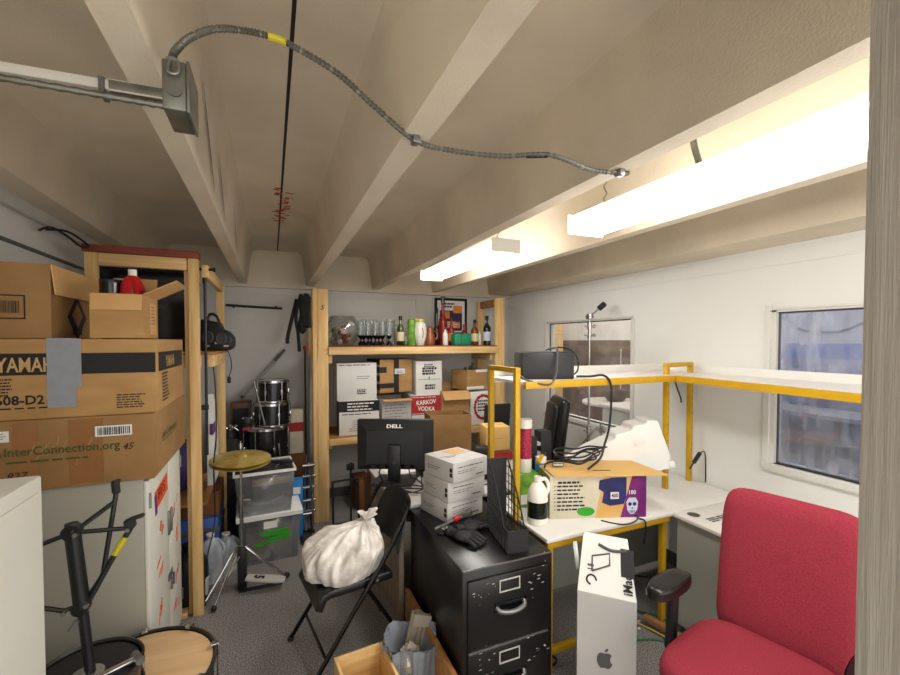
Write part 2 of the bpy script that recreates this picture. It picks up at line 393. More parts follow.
# the rooms beyond the two windows
S(B().box((XR + 0.12, 2.45, -0.1), (6.0, 6.5, 0), 'beyond_floor').out('floor_beyond_1'))
b = B().box((5.3, 2.4, 1.76), (5.4, 6.5, 2.72), 'beyond_white').box((5.3, 2.4, 0), (5.4, 6.5, 1.76), 'panel_brown')
for y in (3.3, 4.35, 5.3): b.box((5.29, y, 0), (5.3, y + 0.02, 1.62), 'pale_grey')
S(b.out('wall_beyond_1', flat=True))
S(B().box((XR + 0.12, 6.4, 1.76), (5.3, 6.5, 2.72), 'beyond_white').box((XR + .12, 6.4, 0), (5.3, 6.5, 1.76), 'panel_brown').out('wall_beyond_2', flat=True))
S(B().box((XR + 0.12, 2.38, 0), (6.0, 2.42, 2.72), 'beyond_white').out('wall_beyond_3', flat=True))
S(B().box((XR + 0.12, -1.4, -0.1), (6.0, 2.38, 0), 'beyond_floor').out('floor_beyond_2'))
b = B().box((3.95, -1.4, 1.73), (4.05, 2.38, 2.72), 'beyond_white').box((3.95, -1.4, 1.61), (4.05, 2.38, 1.73), 'blue').box((3.95, -1.4, 0), (4.05, 2.38, 1.61), 'beyond_blue')
b.tube([(3.945, 2.15, 1.95), (3.945, 2.05, 1.84), (3.945, 1.8, 1.82), (3.945, 1.6, 1.90), (3.945, 1.4, 1.86)], .010, 'ink_grey', n=6)
S(b.out('wall_beyond_4', flat=True))
t = T('round_table', 'pale round table seen through the window behind the cymbal stand', 'table', (4.25, 4.35, 0))
B().lathe([(.42, .90), (.43, .91), (.43, .93), (.42, .94)], 'putty', n=32, capt=True).out('tabletop', t)
B().cyl((0, 0, .03), (0, 0, .90), .04, 'steel').out('column', t); B().lathe([(.25, 0), (.24, .02), (.05, .04)], 'steel', capt=True).out('base', t)
t = T('wicker_basket', 'brown basket on the pale table beyond the window', 'basket', (4.25, 4.35, .9405))
B().lathe([(.10, 0), (.14, .06), (.15, .15), (.14, .15), (.13, .06), (.09, .01)], 'panel_brown').out('body', t)
t = T('waste_can', 'grey cylindrical can beyond the window near the yellow upright', 'can', (3.55, 3.02, 0))
B().cyl((0, 0, 0), (0, 0, 1.12), .10, 'beyond_white', .12).out('body', t); B().cyl((0, 0, 1.1201), (0, 0, 1.14), .122, 'pale_grey').out('lid', t)
t = T('plastic_tub', 'grey tub on the floor stand beyond the window', 'tub', (3.75, 3.55, 0))
B().box((-.22, -.28, 0), (.22, .28, .98), 'pale_grey', .03).out('body', t); B().box((-.24, -.30, .9801), (.24, .30, 1.02), 'beyond_white', .01).out('lid', t)
t = T('door_leaf', 'pine board leaning on the far wall beyond the window', 'board', (4.74, 6.33, 0), 90); t['category'] = 'board'; t.name = 'leaning_board'
B().box((-.03, -.16, 0), (.03, .16, 2.2), 'pine_z').out('board', t); B().box((-.04, -.17, 2.2), (.04, .17, 2.26), 'pine_red').out('cap', t)
t = T('bench_chair', 'dark metal chair seen dimly through the smeared window', 'chair', (3.26, 1.25, 0), 75)
B().box((-.3, -.25, .72), (.3, .25, .76), 'dark_grey', .01).out('seat', t)
B().box((-.3, .22, .80), (.3, .26, 1.15), 'dark_grey', .03).out('backrest', t)
for x in (-.27, .27):
    for y in (-.22, .22): B().cyl((x, y, 0), (x, y, .72), .016, 'pale_grey', n=8).out('leg', t)
    B().cyl((x, .24, .76), (x, .24, .80), .012, 'pale_grey', n=8).out('back_post', t)
t = T('storage_shelf', 'pale shelf unit seen through the smeared window', 'shelf', (3.74, 1.45, 0))
for z in (.4, .8, 1.2): B().box((-.2, -.7, z), (.2, .7, z + .03), 'pale_grey').out('shelf', t)
for y in (-.68, .68): B().box((-.18, y - .02, 0), (.18, y + .02, 1.25), 'pale_grey').out('post', t)

# ------------------------------------------------------------------ ceiling lamps and electrics
def strip_light(loc, ln, label, wd=.21, h=.085):
    t = T('fluorescent_light', label, 'ceiling light', loc, group='hanging fluorescent strip lights')
    hw = wd / 2
    b = B().box((-hw * .82, 0.004, h - .022), (hw * .82, ln - .004, h), 'fixture_white'); b.out('housing', t)
    b = B(); b.at(rx=90)
    b.prism([(-hw * .82, h - .0225), (-hw, h - .034), (-hw, .03), (-hw + .03, .004), (0, 0), (hw - .03, .004), (hw, .03), (hw, h - .034), (hw * .82, h - .0225)], -ln + .004, -.004, 'lens'); b.out('lens', t)
    for y in (0, ln - .0035):
        B().box((-hw - .002, y, -.002), (hw + .002, y + .0035, h + .002), 'fixture_white').out('end_cap', t)
    for y in (.12, ln - .12):
        B().tube([(.02 * (k % 2), y, h + k * (SL - loc[2] - h) / 12) for k in range(13)], .0035, 'steel', n=6, sm=0).out('chain', t)
    return t
strip_light((1.385, 2.36, 2.315), 1.36, 'hanging fluorescent strip light with its metal end cap showing, over the wine bottles')
strip_light((1.42, 0.30, 2.265), 1.36, 'bright fluorescent strip light running to the grey door post, larger in view')
t = T('junction_box', 'grey metal electrical junction box on the concrete beam', 'junction box', (-0.172, 1.07, 2.26))
B().box((-.022, -.07, -.05), (.02, .04, .048), 'galv', .004).out('box', t)
B().box((.0201, -.072, -.052), (.026, .042, .05), 'galv', .002).out('cover', t)
b = B().cyl((.0, -.0705, -.012), (.0, -.074, -.012), .013, 'galv', n=20); b.out('knockout', t)
B().tube([(-.007, -.073, .042), (-.009, -.079, .018), (.007, -.079, .018), (.008, -.073, .042)], .003, 'steel', sm=3).out('clamp', t)
B().cyl((-.008, -.04, .048), (-.008, -.04, .064), .012, 'steel', n=12).out('connector', t)
C25 = [(-.181, 1.03, 2.322), (-.176, 1.035, 2.345), (-.152, 1.05, 2.388), (-.108, 1.08, 2.439), (-.049, 1.10, 2.465), (.015, 1.10, 2.466), (.071, 1.10, 2.453), (.168, 1.12, 2.428), (.263, 1.14, 2.378), (.384, 1.165, 2.322), (.503, 1.19, 2.325), (.667, 1.175, 2.329), (.808, 1.11, 2.33), (.988, 1.135, 2.322), (1.108, 1.115, 2.32), (1.14, 1.12, 2.33)]
b = B()
b.tube(C25, .006, 'steel', n=8, sm=10)
o = b.out('flexible_conduit'); tag(o, 'coiled metal flexible conduit arching from the junction box across the beams', 'conduit')
# ribs as rings along the conduit
b = B(); b.tube(C25, lambda f: .0082 if int(f * 280) % 2 else .0058, 'galv', n=8, sm=20); q = b.out('ribbing', o)
B().tube([(-.0, 1.10, 2.466), (.016, 1.10, 2.466), (.04, 1.10, 2.462)], .009, 'tripod_yellow', n=8).out('yellow_band', o)
B().tube([(.74, 1.14, 2.3295), (.77, 1.127, 2.33), (.80, 1.113, 2.33)], .009, 'black_tape', n=8).out('black_band', o)
for p in ((.385, 1.165, 2.322), (1.10, 1.117, 2.322)): B().cb(p, (.022, .03, .022), 'steel', .003).out('strap', o)
t = T('strut_rail', 'painted metal strut running along the ceiling into the junction box', 'rail', (0, 0, 0))
b = B(); b.at((-.62, 1.19, 2.312), ry=-1.5); b.box((-.48, -.014, -.010), (.41, .014, .012), 'putty', .003); b.box((.29, -.017, -.013), (.40, .018, .0135), 'galv', .003); b.out('channel', t)
b = B().box((-.345, 1.17, 2.295), (-.335, 1.21, 2.333), 'ink_grey'); b.out('strap', t)
B().tube([(-1.1, 1.17, 2.272), (-.62, 1.17, 2.287), (-.20, 1.165, 2.290)], lambda f: .0085 if int(f * 60) % 2 else .0062, 'galv', n=8, sm=30).out('conduit', t)
t = tag(B().tube([(1.345, 1.07, 2.66), (1.35, 1.06, 2.56), (1.36, 1.05, 2.49), (1.375, 1.05, 2.43), (1.41, 1.05, 2.36)], .011, 'galv', n=8).out('power_whip'), 'short armoured cable with a yellow band feeding the bright strip light', 'cable')
B().tube([(1.345, 1.07, 2.665), (1.349, 1.062, 2.60), (1.353, 1.058, 2.55)], .014, 'tripod_yellow', n=8).out('yellow_band', t)
tag(B().tube([(-1.06, 2.75, 2.30), (-1.03, 2.80, 2.33), (-1.0, 2.90, 2.31), (-.98, 3.0, 2.28), (-.95, 3.02, 2.29), (-1.0, 2.9, 2.335), (-1.06, 2.82, 2.32)], .006, 'black_plastic', n=6).out('cable_loop'),
    'small dark loop of cable at the top of the wall above the cartons', 'cable')

# ------------------------------------------------------------------ reusable builders
def carton(name, label, cat, loc, size, rz=0, m='card', group=None, openup=False, flaps=(), fm=None, seam=True):
    w, d, h = size; t = T(name, label, cat, loc, rz, group); b = B()
    if openup:
        k = .005
        b.box((-w / 2, -d / 2, 0), (w / 2, d / 2, k), m)
        b.box((-w / 2, -d / 2, k), (-w / 2 + k, d / 2, h), m).box((w / 2 - k, -d / 2, k), (w / 2, d / 2, h), m)
        b.box((-w / 2 + k, -d / 2, k), (w / 2 - k, -d / 2 + k, h), m).box((-w / 2 + k, d / 2 - k, k), (w / 2 - k, d / 2, h), m)
        b.out('body', t, flat=True)
    else:
        b.box((-w / 2, -d / 2, 0), (w / 2, d / 2, h), m, .004)
        b.out('body', t)
        if seam: B().box((-w / 2 + .004, -.0015, h - .001), (w / 2 - .004, .0015, h + .0006), 'ink_brown').out('seam', t, flat=True)
    for side, ln, a in flaps:
        b = B(); along = (w if side in 'fb' else d) / 2 - .004
        off, rot = {'f': ((0, -d / 2, h), 0), 'b': ((0, d / 2, h), 180), 'r': ((w / 2, 0, h), 90), 'l': ((-w / 2, 0, h), -90)}[side]
        b.X = Matrix.Translation(off) @ Matrix.Rotation(R(rot), 4, 'Z') @ Matrix.Rotation(R(a), 4, 'X')
        b.box((-along, -.002, .001), (along, .002, ln), fm or m, .001, 1); b.out('flap', t)
    return t
def bottle(name, label, cat, loc, r, h, m, lab=None, capm=None, neck=.32, group=None, nr=None):
    t = T(name, label, cat, loc, 0, group); nr = nr or r * .36
    s = h * (1 - neck)
    B().lathe([(r * .9, 0), (r, .006), (r, s * .80), (r * .93, s * .9), (nr * 1.3, s * 1.05), (nr, s * 1.14), (nr, h * .97), (nr * 1.15, h * .975), (nr * 1.1, h)], m, n=20, capt=True).out('glass_body', t)
    if lab: B().lathe([(r + .0006, s * .22), (r + .0011, s * .23), (r + .0011, s * .66), (r + .0006, s * .67)], lab, n=20, capb=False).out('paper_label', t)
    if capm: B().lathe([(nr * 1.25, h * .86), (nr * 1.25, h * 1.003), (nr * .9, h * 1.006)], capm, n=16, capt=True).out('cap', t)
    return t
def drum(name, label, cat, loc, r, h, shell='drum_black', head='paper', hoop='chrome', nl=6, a0=0, group=None, headm=None):
    t = T(name, label, cat, loc, 0, group)
    B().lathe([(r - .004, .0), (r, .001), (r, h - .001), (r - .004, h)], shell, n=36, capt=True).out('shell', t)
    B().lathe([(r - .003, h + .0012), (r - .012, h + .004), (.001, h + .005)], headm or head, n=36, capb=False, capt=True).out('drumhead', t)
    for z in (.002, h - .012):
        B().lathe([(r + .002, z), (r + .010, z), (r + .010, z + .020), (r + .013, z + .024), (r + .006, z + .026), (r + .002, z + .018)], hoop, n=36, capb=False).out('hoop', t)
    for i in range(nl):
        a = a0 + 2 * pi * i / nl; b = B(); b.at((cos(a) * (r + .001), sin(a) * (r + .001), h / 2), rz=math.degrees(a))
        b.box((0, -.011, -.026), (.016, .011, .026), 'chrome', .005); b.cyl((.013, 0, -h / 2 + .02), (.013, 0, h / 2 - .0), .0035, 'chrome', n=8); b.out('lug', t)
    return t
# ------------------------------------------------------------------ left side: cabinets and cartons
t = T('metal_cabinet', 'white metal cabinet cut by the picture edge beside the drum stand', 'cabinet', (-.812, .86, 0))
B().box((-.29, -.465, 0), (.296, .465, 1.425), 'white_metal', .006).out('body', t)
B().box((.2962, -.44, .06), (.302, .44, 1.39), 'white_metal', .003).out('side_panel', t)
B().box((.302, -.05, .7), (.309, -.03, .8), 'steel', .003).out('handle', t)
t = T('steel_locker', 'steel cabinet, its side greyed for shade, with orange marked white doors, under the cartons', 'cabinet', (-.832, 2.66, 0))
B().box((-.27, -.36, 0), (.29, .36, 1.122), 'shaded_metal', .004).out('body', t)  # body colour darkened to grey for the shadow on its side
for y0, y1, hy in ((-.357, .045, .02), (.049, .357, .075)):
    d = B().box((.2902, y0, .04), (.308, y1, 1.11), 'white_metal', .004).out('door', t)
    B().box((.308, hy - .012, .70), (.318, hy + .012, .83), 'steel', .004).out('handle', d)
    B().box((.308, hy - .02, .45), (.314, hy + .02, .49), 'steel', .003).cyl((.32, hy, .40), (.32, hy + .01, .46), .006, 'galv', n=8).out('latch', d)
    b = B(); rr = random.Random(int(y0 * 100))
    for z in (.80, .62, .40, .22):
        for k in range(5): patch(b, 'orange', 'right', (.3085, (y0 + y1) / 2 + rr.uniform(-.06, .06), z + rr.uniform(-.04, .04)), .05, .012, .0008, rr.uniform(20, 70))
    b.out('lettering', d)
    for z in (.98, .16): B().cyl((.311, y1 - .01 if y0 > 0 else y0 + .01, z), (.311, y1 - .01 if y0 > 0 else y0 + .01, z + .07), .006, 'steel', n=8).out('hinge', d)
b = B(); patch(b, 'orange', 'right', (.309, -.12, .985), .26, .095, .001, 6); patch(b, 'purple', 'right', (.3095, -.235, .955), .035, .10, .001, 8); q = b.out('sticker', t, 'orange and purple sticker')
txt(q, 'FFS', 'ink', (.3105, -.19, .96), 'right', h=.055, w=.14, spin=6)
# org carton (z 1.126)
c = carton('cardboard_box', 'brown carton printed with a green web address, directly on the steel cabinet', 'box', (-.80, 2.655, 1.1235), (.61, .745, .298), m='card_dark', group='cartons on the cabinet')
b = B(); b.box((.0, -.3735, .012), (.12, -.3728, .29), 'clear_tape'); b.box((-.18, -.3734, .012), (-.10, -.3728, .29), 'clear_tape'); b.out('packing_tape', c, flat=True)
txt(c, 'InterConnection.org', 'ink_green', (-.205, -.3745, .140), 'front', h=.048, w=.385, bold=.012)
b = B(); lines(b, 'ink_green', 'front', (-.2, -.3745, .122), .36, 1, .008, .012); b.out('lettering', c)
b = B(); b.at((-.235, -.3745, .16), rx=90); b.lathe([(.013, 0), (.019, 0), (.019, .001), (.013, .001)], 'ink_green', n=20, capb=False); b.cyl((0, -.012, .0), (0, .012, .0005), .004, 'ink_green', n=6); b.out('printed_logo', c)
txt(c, '827', 'ink', (-.20, -.3745, .055), 'front', h=.03, shear=.3, name='handwriting'); txt(c, '45', 'ink', (.19, -.3745, .145), 'front', h=.028, shear=.3, name='handwriting')
b = B(); rr = random.Random(9)
for k in range(13):
    x = -.03 + rr.uniform(-.1, .12); z = .14 + .03 * rr.gauss(0, 1); a = rr.uniform(.005, .03); z = max(.02, min(.26, z)); b.quad([(x, -.3752, z), (x + .0015, -.3752, z), (x + a, -.3752, min(.29, z + .04)), (x + a - .001, -.3752, min(.29, z + .04))], 'card_light')
b.out('scuffs', c, flat=True)
b = B(); barcode(b, 'front', (.158, -.3735, .232), .115, .034); b.out('shipping_label', c, 'white barcode label')
b = B(); patch(b, 'paper', 'front', (-.215, -.3735, .235), .05, .045); lines(b, 'ink_grey', 'front', (-.235, -.374, .245), .04, 3, .003, .01, th=.002); b.out('sticker', c)
txt(c, 'InterConnection', 'ink_green', (.3060, -.22, .15), 'right', h=.04, w=.33, bold=.01)
b = B(); lines(b, 'ink_green', 'right', (.3060, -.22, .135), .30, 1, .006, .01); b.out('lettering', c)
# Y carton
c = carton('cardboard_box', 'long tan carton with a black name band and grey duct tape, middle of the stack', 'box', (-.79, 2.645, 1.4225), (.60, .70, .335), rz=1, m='card', group='cartons on the cabinet')
b = B().box((-.30, -.3512, .185), (.296, -.3502, .275), 'ink').box((.3002, -.31, .185), (.3012, .31, .275), 'ink'); b.out('printed_band', c, flat=True)
txt(c, 'YAMAHA', 'ink_tan', (-.245, -.3518, .198), 'front', h=.06, w=.222, bold=.02)
txt(c, 'YAMAHA', 'ink_tan', (.3016, -.16, .20), 'right', h=.056, w=.22, bold=.02)
txt(c, '608-D2', 'ink', (-.25, -.3510, .062), 'front', h=.040, w=.155, bold=.025)
b = B(); lines(b, 'ink', 'front', (-.28, -.3508, .045), .36, 1, .006, .01, 4); b.out('lettering', c); b = B(); lines(b, 'ink', 'front', (.15, -.3508, .085), .12, 6, .005, .011, 5); b.out('lettering', c); b = B()
lines(b, 'ink', 'front', (-.26, -.3508, .165), .07, 6, .006, .013, 6); b.out('lettering', c); b = B(); lines(b, 'ink', 'right', (.3006, -.24, .165), .17, 9, .008, .016, 7); b.out('lettering', c)
b = B().box((-.085, -.3535, .045), (.012, -.3522, .339), 'duct_tape').box((-.085, -.3535, .3362), (.012, .0, .3372), 'duct_tape').box((-.06, -.3542, .13), (.03, -.3530, .337), 'duct_tape'); b.out('duct_tape', c, 'grey duct tape strip', flat=True)
# upper carton, open flap
c = carton('cardboard_box', 'open topped carton with a barcode square and raised flap, top of the stack', 'box', (-1.0 + .02, 2.60, 1.760), (.245, .58, .315), m='card_dark', group='cartons on the cabinet', openup=True, flaps=[('r', .13, 174)], fm='card_light')
b = B(); barcode(b, 'front', (-.02, -.2905, .13), .085, .05, 8, 'card_dark')
for a, d in (((-.08, -.2916, .08), (-.075, -.2906, .18)), ((.035, -.2916, .08), (.04, -.2906, .18)), ((-.08, -.2916, .08), (.04, -.2906, .085)), ((-.08, -.2916, .175), (.04, -.2906, .18))): b.box(a, d, 'ink')
b.out('printed_barcode', c, flat=True)
b = B(); patch(b, 'ink', 'right', (.1232, -.03, .10), .15, .15, .001, 45); patch(b, 'card_dark', 'right', (.1236, -.03, .11), .085, .085, .0012, 45); b.box((.1235, -.08, .02), (.1246, .02, .05), 'ink'); b.out('printed_diamond', c, flat=True)
# small open carton
c = carton('cardboard_box', 'small open carton holding a red jug and a dark can', 'box', (-.637, 2.47, 1.7615), (.195, .29, .20), rz=1, m='card', group='cartons on the cabinet', openup=True, flaps=[('f', .075, 172), ('r', .15, 62), ('b', .11, 15)], fm='card_light')
b = B().box((.0978, -.02, .02), (.0984, .10, .17), 'card_light'); lines(b, 'ink_brown', 'right', (.0985, .0, .15), .08, 6, .004, .016, 9); b.out('paper_label', c, flat=True)
t = T('red_jug', 'red plastic jug with a white cap in the small carton', 'jug', (-.615, 2.49, 1.768), -60)
B().lathe([(.05, 0), (.052, .01), (.052, .21), (.048, .25), (.03, .285), (.018, .295)], 'red_plastic', capt=True).out('body', t)
B().tube([(.045, 0, .13), (.075, .0, .16), (.07, 0, .23), (.035, 0, .265)], .012, 'red_plastic', n=10).out('handle', t)
B().cyl((0, 0, .296), (0, 0, .325), .018, 'ceramic').out('cap', t)
t = T('tin_can', 'dark blue black can beside the red jug', 'can', (-.70, 2.49, 1.768))
B().lathe([(.043, 0), (.045, .006), (.045, .264), (.047, .268), (.045, .272), (.04, .268)], 'blue_can', capt=True).out('body', t)
B().lathe([(.0455, .20), (.0455, .255)], 'black_gloss', capb=False).out('paper_label', t)

# ------------------------------------------------------------------ left pine rack
t = T('pine_rack', 'pine two by four storage rack beside the carton stack', 'shelf rack', (0, 0, 0))
B().box((-.473, 3.06, 0), (-.416, 3.10, 2.262), 'pine_z', .003).out('post', t)
B().box((-.50, 3.101, 0), (-.462, 3.14, 2.22), 'pine_z', .003).out('post', t)
B().box((-.985, 3.06, 1.13), (-.925, 3.10, 2.262), 'pine_z', .003).out('post', t)
B().box((-.924, 3.065, 2.19), (-.479, 3.095, 2.262), 'pine_x', .003).out('rail', t)
B().box((-.99, 3.04, 2.2625), (-.412, 3.14, 2.305), 'pine_red', .003).out('top_plank', t)
B().box((-.425, 4.04, 0), (-.365, 4.08, 2.21), 'pine_z', .003).out('post', t)
B().box((-.41, 3.145, 2.16), (-.372, 4.04, 2.24), 'pine_y', .003).out('rail', t)
B().box((-1.0, 3.20, 1.655), (-.345, 4.035, 1.675), 'ply', .002).out('shelf_board', t)
B().box((-.40, 3.21, 1.575), (-.36, 4.03, 1.654), 'pine_y', .003).out('rail', t)
B().box((-1.0, 3.145, 1.575), (-.42, 3.185, 1.654), 'pine_x', .003).out('rail', t)
B().box((-1.0, 3.30, .62), (-.42, 4.03, .64), 'ply', .002).out('shelf_board', t)
B().box((-.56, 3.06, 0.0), (-.506, 3.14, .03), 'pine_x', .003).out('foot', t)
t = T('flat_screen', 'black flat screen panel standing on the pine rack shelf', 'screen', (-.76, 3.30, 1.676))
B().box((-.235, -.02, 0), (.25, .02, .54), 'black_plastic', .008).out('body', t); B().box((-.22, -.0215, .02), (.235, -.0202, .52), 'black_gloss').out('screen', t)
b = B(); lines(b, 'ink_grey', 'front', (.06, -.0215, .30), .08, 2, .006, .014); b.out('smudge', t)
t = T('boom_pole', 'tall black boom pole strapped upright just behind the pine rack post', 'pole', (-.395, 3.17, 0))
B().cyl((0, 0, 1.0), (0, 0, 2.23), .0085, 'black_plastic', n=12).out('tube', t); B().box((-.03, -.03, 1.30), (.012, .012, 1.33), 'black_soft').out('strap', t)
B().cyl((-.05, 0, 2.215), (.05, 0, 2.215), .009, 'black_plastic', n=10).cyl((.05, 0, 2.215), (.062, 0, 2.215), .015, 'black_plastic', n=12).out('boom', t)
B().cyl((0, 0, 2.12), (0, 0, 2.2), .014, 'black_plastic', n=12).out('clutch', t)
t = T('boombox', 'black portable stereo perched on the pine rack shelf with its plug dangling', 'stereo', (-.36, 3.66, 1.676), -6); t.scale = (.84, .9, 1)
b = B(); b.at(rx=90); b.prism([(-.14, 0), (.08, 0), (.115, .03), (.115, .10), (.07, .15), (.03, .16), (.0, .215), (-.13, .235)], -.08, .10, 'black_plastic'); b.out('body', t, bev=.012)
for x, z in ((-.075, .10), (.03, .09)):
    b = B(); b.at((x, -.101, z), rx=90); b.lathe([(.045, .0), (.048, .004), (.04, .008), (.012, .003), (.001, .006)], 'dark_grey', n=20); b.out('speaker', t)
B().box((-.02, -.1022, .05), (.02, -.1012, .065), 'pale_grey').box((-.10, -.1022, .03), (-.06, -.1012, .042), 'pale_grey').box((.05, -.1022, .03), (.09, -.1012, .042), 'pale_grey').out('badge', t)
B().tube([(-.10, 0, .23), (-.08, 0, .275), (-.03, 0, .265), (.0, 0, .205)], .011, 'black_plastic').out('handle', t)
B().tube([(.05, -.05, .0), (.09, -.13, -.005), (.115, -.15, -.06), (.12, -.15, -.13), (.10, -.15, -.19)], .004, 'black_plastic', n=6).cb((.10, -.15, -.215), (.03, .02, .05), 'black_plastic', .006).out('power_cord', t)
tag(B().tube([(-.395, 3.36, 1.66), (-.37, 3.3, 1.60), (-.352, 3.26, 1.40), (-.35, 3.24, 1.1), (-.365, 3.22, .9), (-.36, 3.2, .55), (-.38, 3.05, .42), (-.40, 3.04, .33)], .005, 'black_plastic', n=6).out('hanging_cable'), 'thin black cable trailing down the pine rack post', 'cable')
# under the left rack
t = T('plastic_bin', 'blue plastic bin under the pine rack', 'bin', (-.60, 3.80, 0))
B().box((-.22, -.2, 0), (.22, .2, .42), 'bin_blue', .02).out('body', t); B().box((-.225, -.205, .30), (.225, .205, .34), 'ink_grey', .004).out('rim_band', t)
carton('cardboard_box', 'brown carton on top of the blue bin', 'box', (-.58, 3.82, .4205), (.40, .36, .185), m='card_brown')
t = T('laundry_bag', 'deep purple bag behind the pine post', 'bag', (-.66, 3.60, .6405))
B().sph((0, 0, .2), (.16, .13, .205), 'deep_purple', fn=lambda d: 1 + .08 * noise.noise(d * 3)).out('body', t); B().cyl((0, 0, .38), (0, 0, .44), .03, 'deep_purple', .05).out('neck', t)
t = T('foam_sheet', 'pale green white foam slab with purple tape standing in the pine rack', 'foam', (-.415, 3.62, .70))
b = B(); b.at(rx=90, rz=90); b.prism([(-.14, 0), (.17, 0), (.17, .36), (.04, .58), (-.10, .66), (-.14, .6)], -.02, .02, 'tote_white'); b.out('slab', t)
B().box((-.0, -.15, .37), (.022, -.02, .45), 'purple', .004).out('tape', t)
for nm, lb, x, y, h, r in (('plastic_jug', 'tall translucent water jug standing right beside the pine post', -.425, 3.50, .34, .075), ('plastic_jug', 'lower translucent jug standing beside the black pedal stand', -.335, 3.62, .28, .08)):
    t = T(nm, lb, 'jug', (x, y, 0), 20)
    B().lathe([(r, 0), (r * 1.05, .02), (r * 1.05, h * .62), (r * .6, h * .85), (r * .32, h * .9), (r * .32, h * .96)], 'jug_clear', n=4 * 4, capt=True).out('body', t)
    B().tube([(r * 1.0, 0, h * .5), (r * 1.25, 0, h * .6), (r * .95, 0, h * .76), (r * .5, 0, h * .86)], .010, 'jug_clear').out('handle', t)
    B().cyl((0, 0, h * .96), (0, 0, h), r * .36, 'ceramic').out('cap', t)
t = T('canister', 'black round canister standing behind the pine post foot', 'canister', (-.525, 3.26, 0))
B().lathe([(.10, 0), (.115, .02), (.12, .10), (.115, .25), (.08, .32), (.05, .35)], 'black_plastic', capt=True).out('body', t)
b = B(); b.at((.05, -.05, 0)); b.box((.055, -.03, .06), (.07, .03, .16), 'pale_grey'); b.out('paper_label', t); B().cyl((0, 0, .351), (0, 0, .39), .04, 'black_plastic').out('cap', t)
t = T('dark_gear_bag', 'black slouched bag behind the clear bins', 'bag', (-.26, 4.14, 0))
B().sph((0, 0, .24), (.10, .11, .26), 'black_soft', fn=lambda d: 1 + .12 * noise.noise(d * 3 + Vector((3, 0, 0)))).out('body', t); B().tube([(-.06, -.06, .42), (-.02, -.08, .56), (.05, -.06, .55), (.07, -.05, .42)], .012, 'black_soft').out('handle', t)

# ------------------------------------------------------------------ drum corner
t = drum('floor_tom', 'black floor tom with chrome hoops, lowest of the stacked drums', 'drum', (-.045, 4.38, .55), .195, .385, nl=8, a0=.3, group='stacked drum kit shells')
for a in (-60, 60, 180): B().tube([(.20 * cos(R(a)), .20 * sin(R(a)), .25), (.215 * cos(R(a)), .215 * sin(R(a)), .05), (.225 * cos(R(a)), .225 * sin(R(a)), -.545)], .007, 'chrome', n=8).out('leg', t)
drum('tom_drum', 'black rack tom in the middle of the drum stack', 'drum', (.0, 4.38, .9415), .155, .215, nl=6, a0=-1.2, group='stacked drum kit shells')
drum('tom_drum', 'small black tom on top of the drum stack', 'drum', (.01, 4.38, 1.1635), .130, .205, nl=6, a0=-1.0, group='stacked drum kit shells')
t = T('kick_pedal', 'small black and chrome bass drum pedal clamped beside the stacked toms', 'pedal', (-.20, 4.28, .9405))
B().box((-.05, -.05, 0), (.03, .05, .03), 'black_plastic', .004).out('base', t); B().box((-.04, -.02, .03), (.02, .02, .11), 'black_plastic', .008).out('post', t); B().cyl((-.05, 0, .10), (.03, 0, .10), .012, 'chrome').out('axle', t)
B().box((-.045, -.052, .0), (.02, -.0505, .02), 'ink_red').out('red_badge', t)
tag(B().tube([(-.15, 4.16, 1.40), (-.085, 4.155, 1.10), (-.06, 4.15, .99)], .008, 'steel', n=8, sm=0).out('drum_stick_rod'), 'thin metal rod leaning on the middle tom', 'rod')
# wall leaning poles
t = T('leaning_boom', 'long grey boom arm leaning diagonally against the back wall', 'boom arm', (0, 0, 0))
B().cyl((-.27, 4.70, 1.19), (.125, 4.80, 1.64), .011, 'steel', n=10).out('tube', t); B().cyl((.03, 4.775, 1.54), (.13, 4.805, 1.655), .015, 'ink_grey', n=10).out('sleeve', t); B().sph((-.27, 4.70, 1.19), .02, 'galv').out('joint', t)
t = T('wall_rod', 'horizontal black rod fixed across the back wall', 'rod', (0, 0, 0))
B().cyl((-.42, 4.815, 2.11), (.11, 4.815, 2.09), .012, 'black_plastic', n=10).out('rod', t)
for x in (-.35, .05): B().cb((x, 4.828, 2.10), (.02, .03, .03), 'black_plastic').out('bracket', t)
t = T('strap_bundle', 'bundle of black straps hanging by the pine shelf post', 'straps', (.30, 4.55, 1.70))
rr = random.Random(2)
for pts, w in (([(-.06, 0, .47), (-.10, 0, .30), (-.145, 0, .10), (-.15, 0, .02)], .018), ([(-.02, -.03, .52), (-.07, -.04, .30), (-.05, -.03, .12), (-.04, -.03, -.06)], .016), ([(.03, -.02, .52), (.02, -.04, .40), (-.02, -.04, .2), (.01, -.03, .14)], .035), ([(.05, 0, .50), (.045, -.03, .36), (.05, -.03, .18)], .03), ([(.0, -.05, .5), (-.01, -.07, .36), (.02, -.05, .2)], .03)):
    B().tube(pts, w, 'black_soft', n=8).out('strap', t)
B().cyl((.0, -.06, .51), (.0, .25, .51), .008, 'steel', n=8).out('hook', t)
t = T('black_pole', 'black pole standing upright by the pine shelf post', 'pole', (.315, 4.52, 0))
B().cyl((0, 0, .02), (0, 0, 1.70), .010, 'black_plastic', n=10).out('tube', t); B().cyl((0, 0, 0), (0, 0, .02), .022, 'black_soft', n=10).out('foot', t); B().cyl((0, 0, 1.66), (0, 0, 1.70), .02, 'ink_red', n=10).out('red_tip', t)
t = T('white_pipe', 'grey white pipe standing beside the black pole', 'pipe', (.385, 4.62, 0)); B().cyl((0, 0, 0), (0, 0, 1.55), .03, 'pale_grey', n=14).out('tube', t); B().cyl((0, 0, 1.5501), (0, 0, 1.58), .034, 'pale_grey', n=14).out('cap', t)
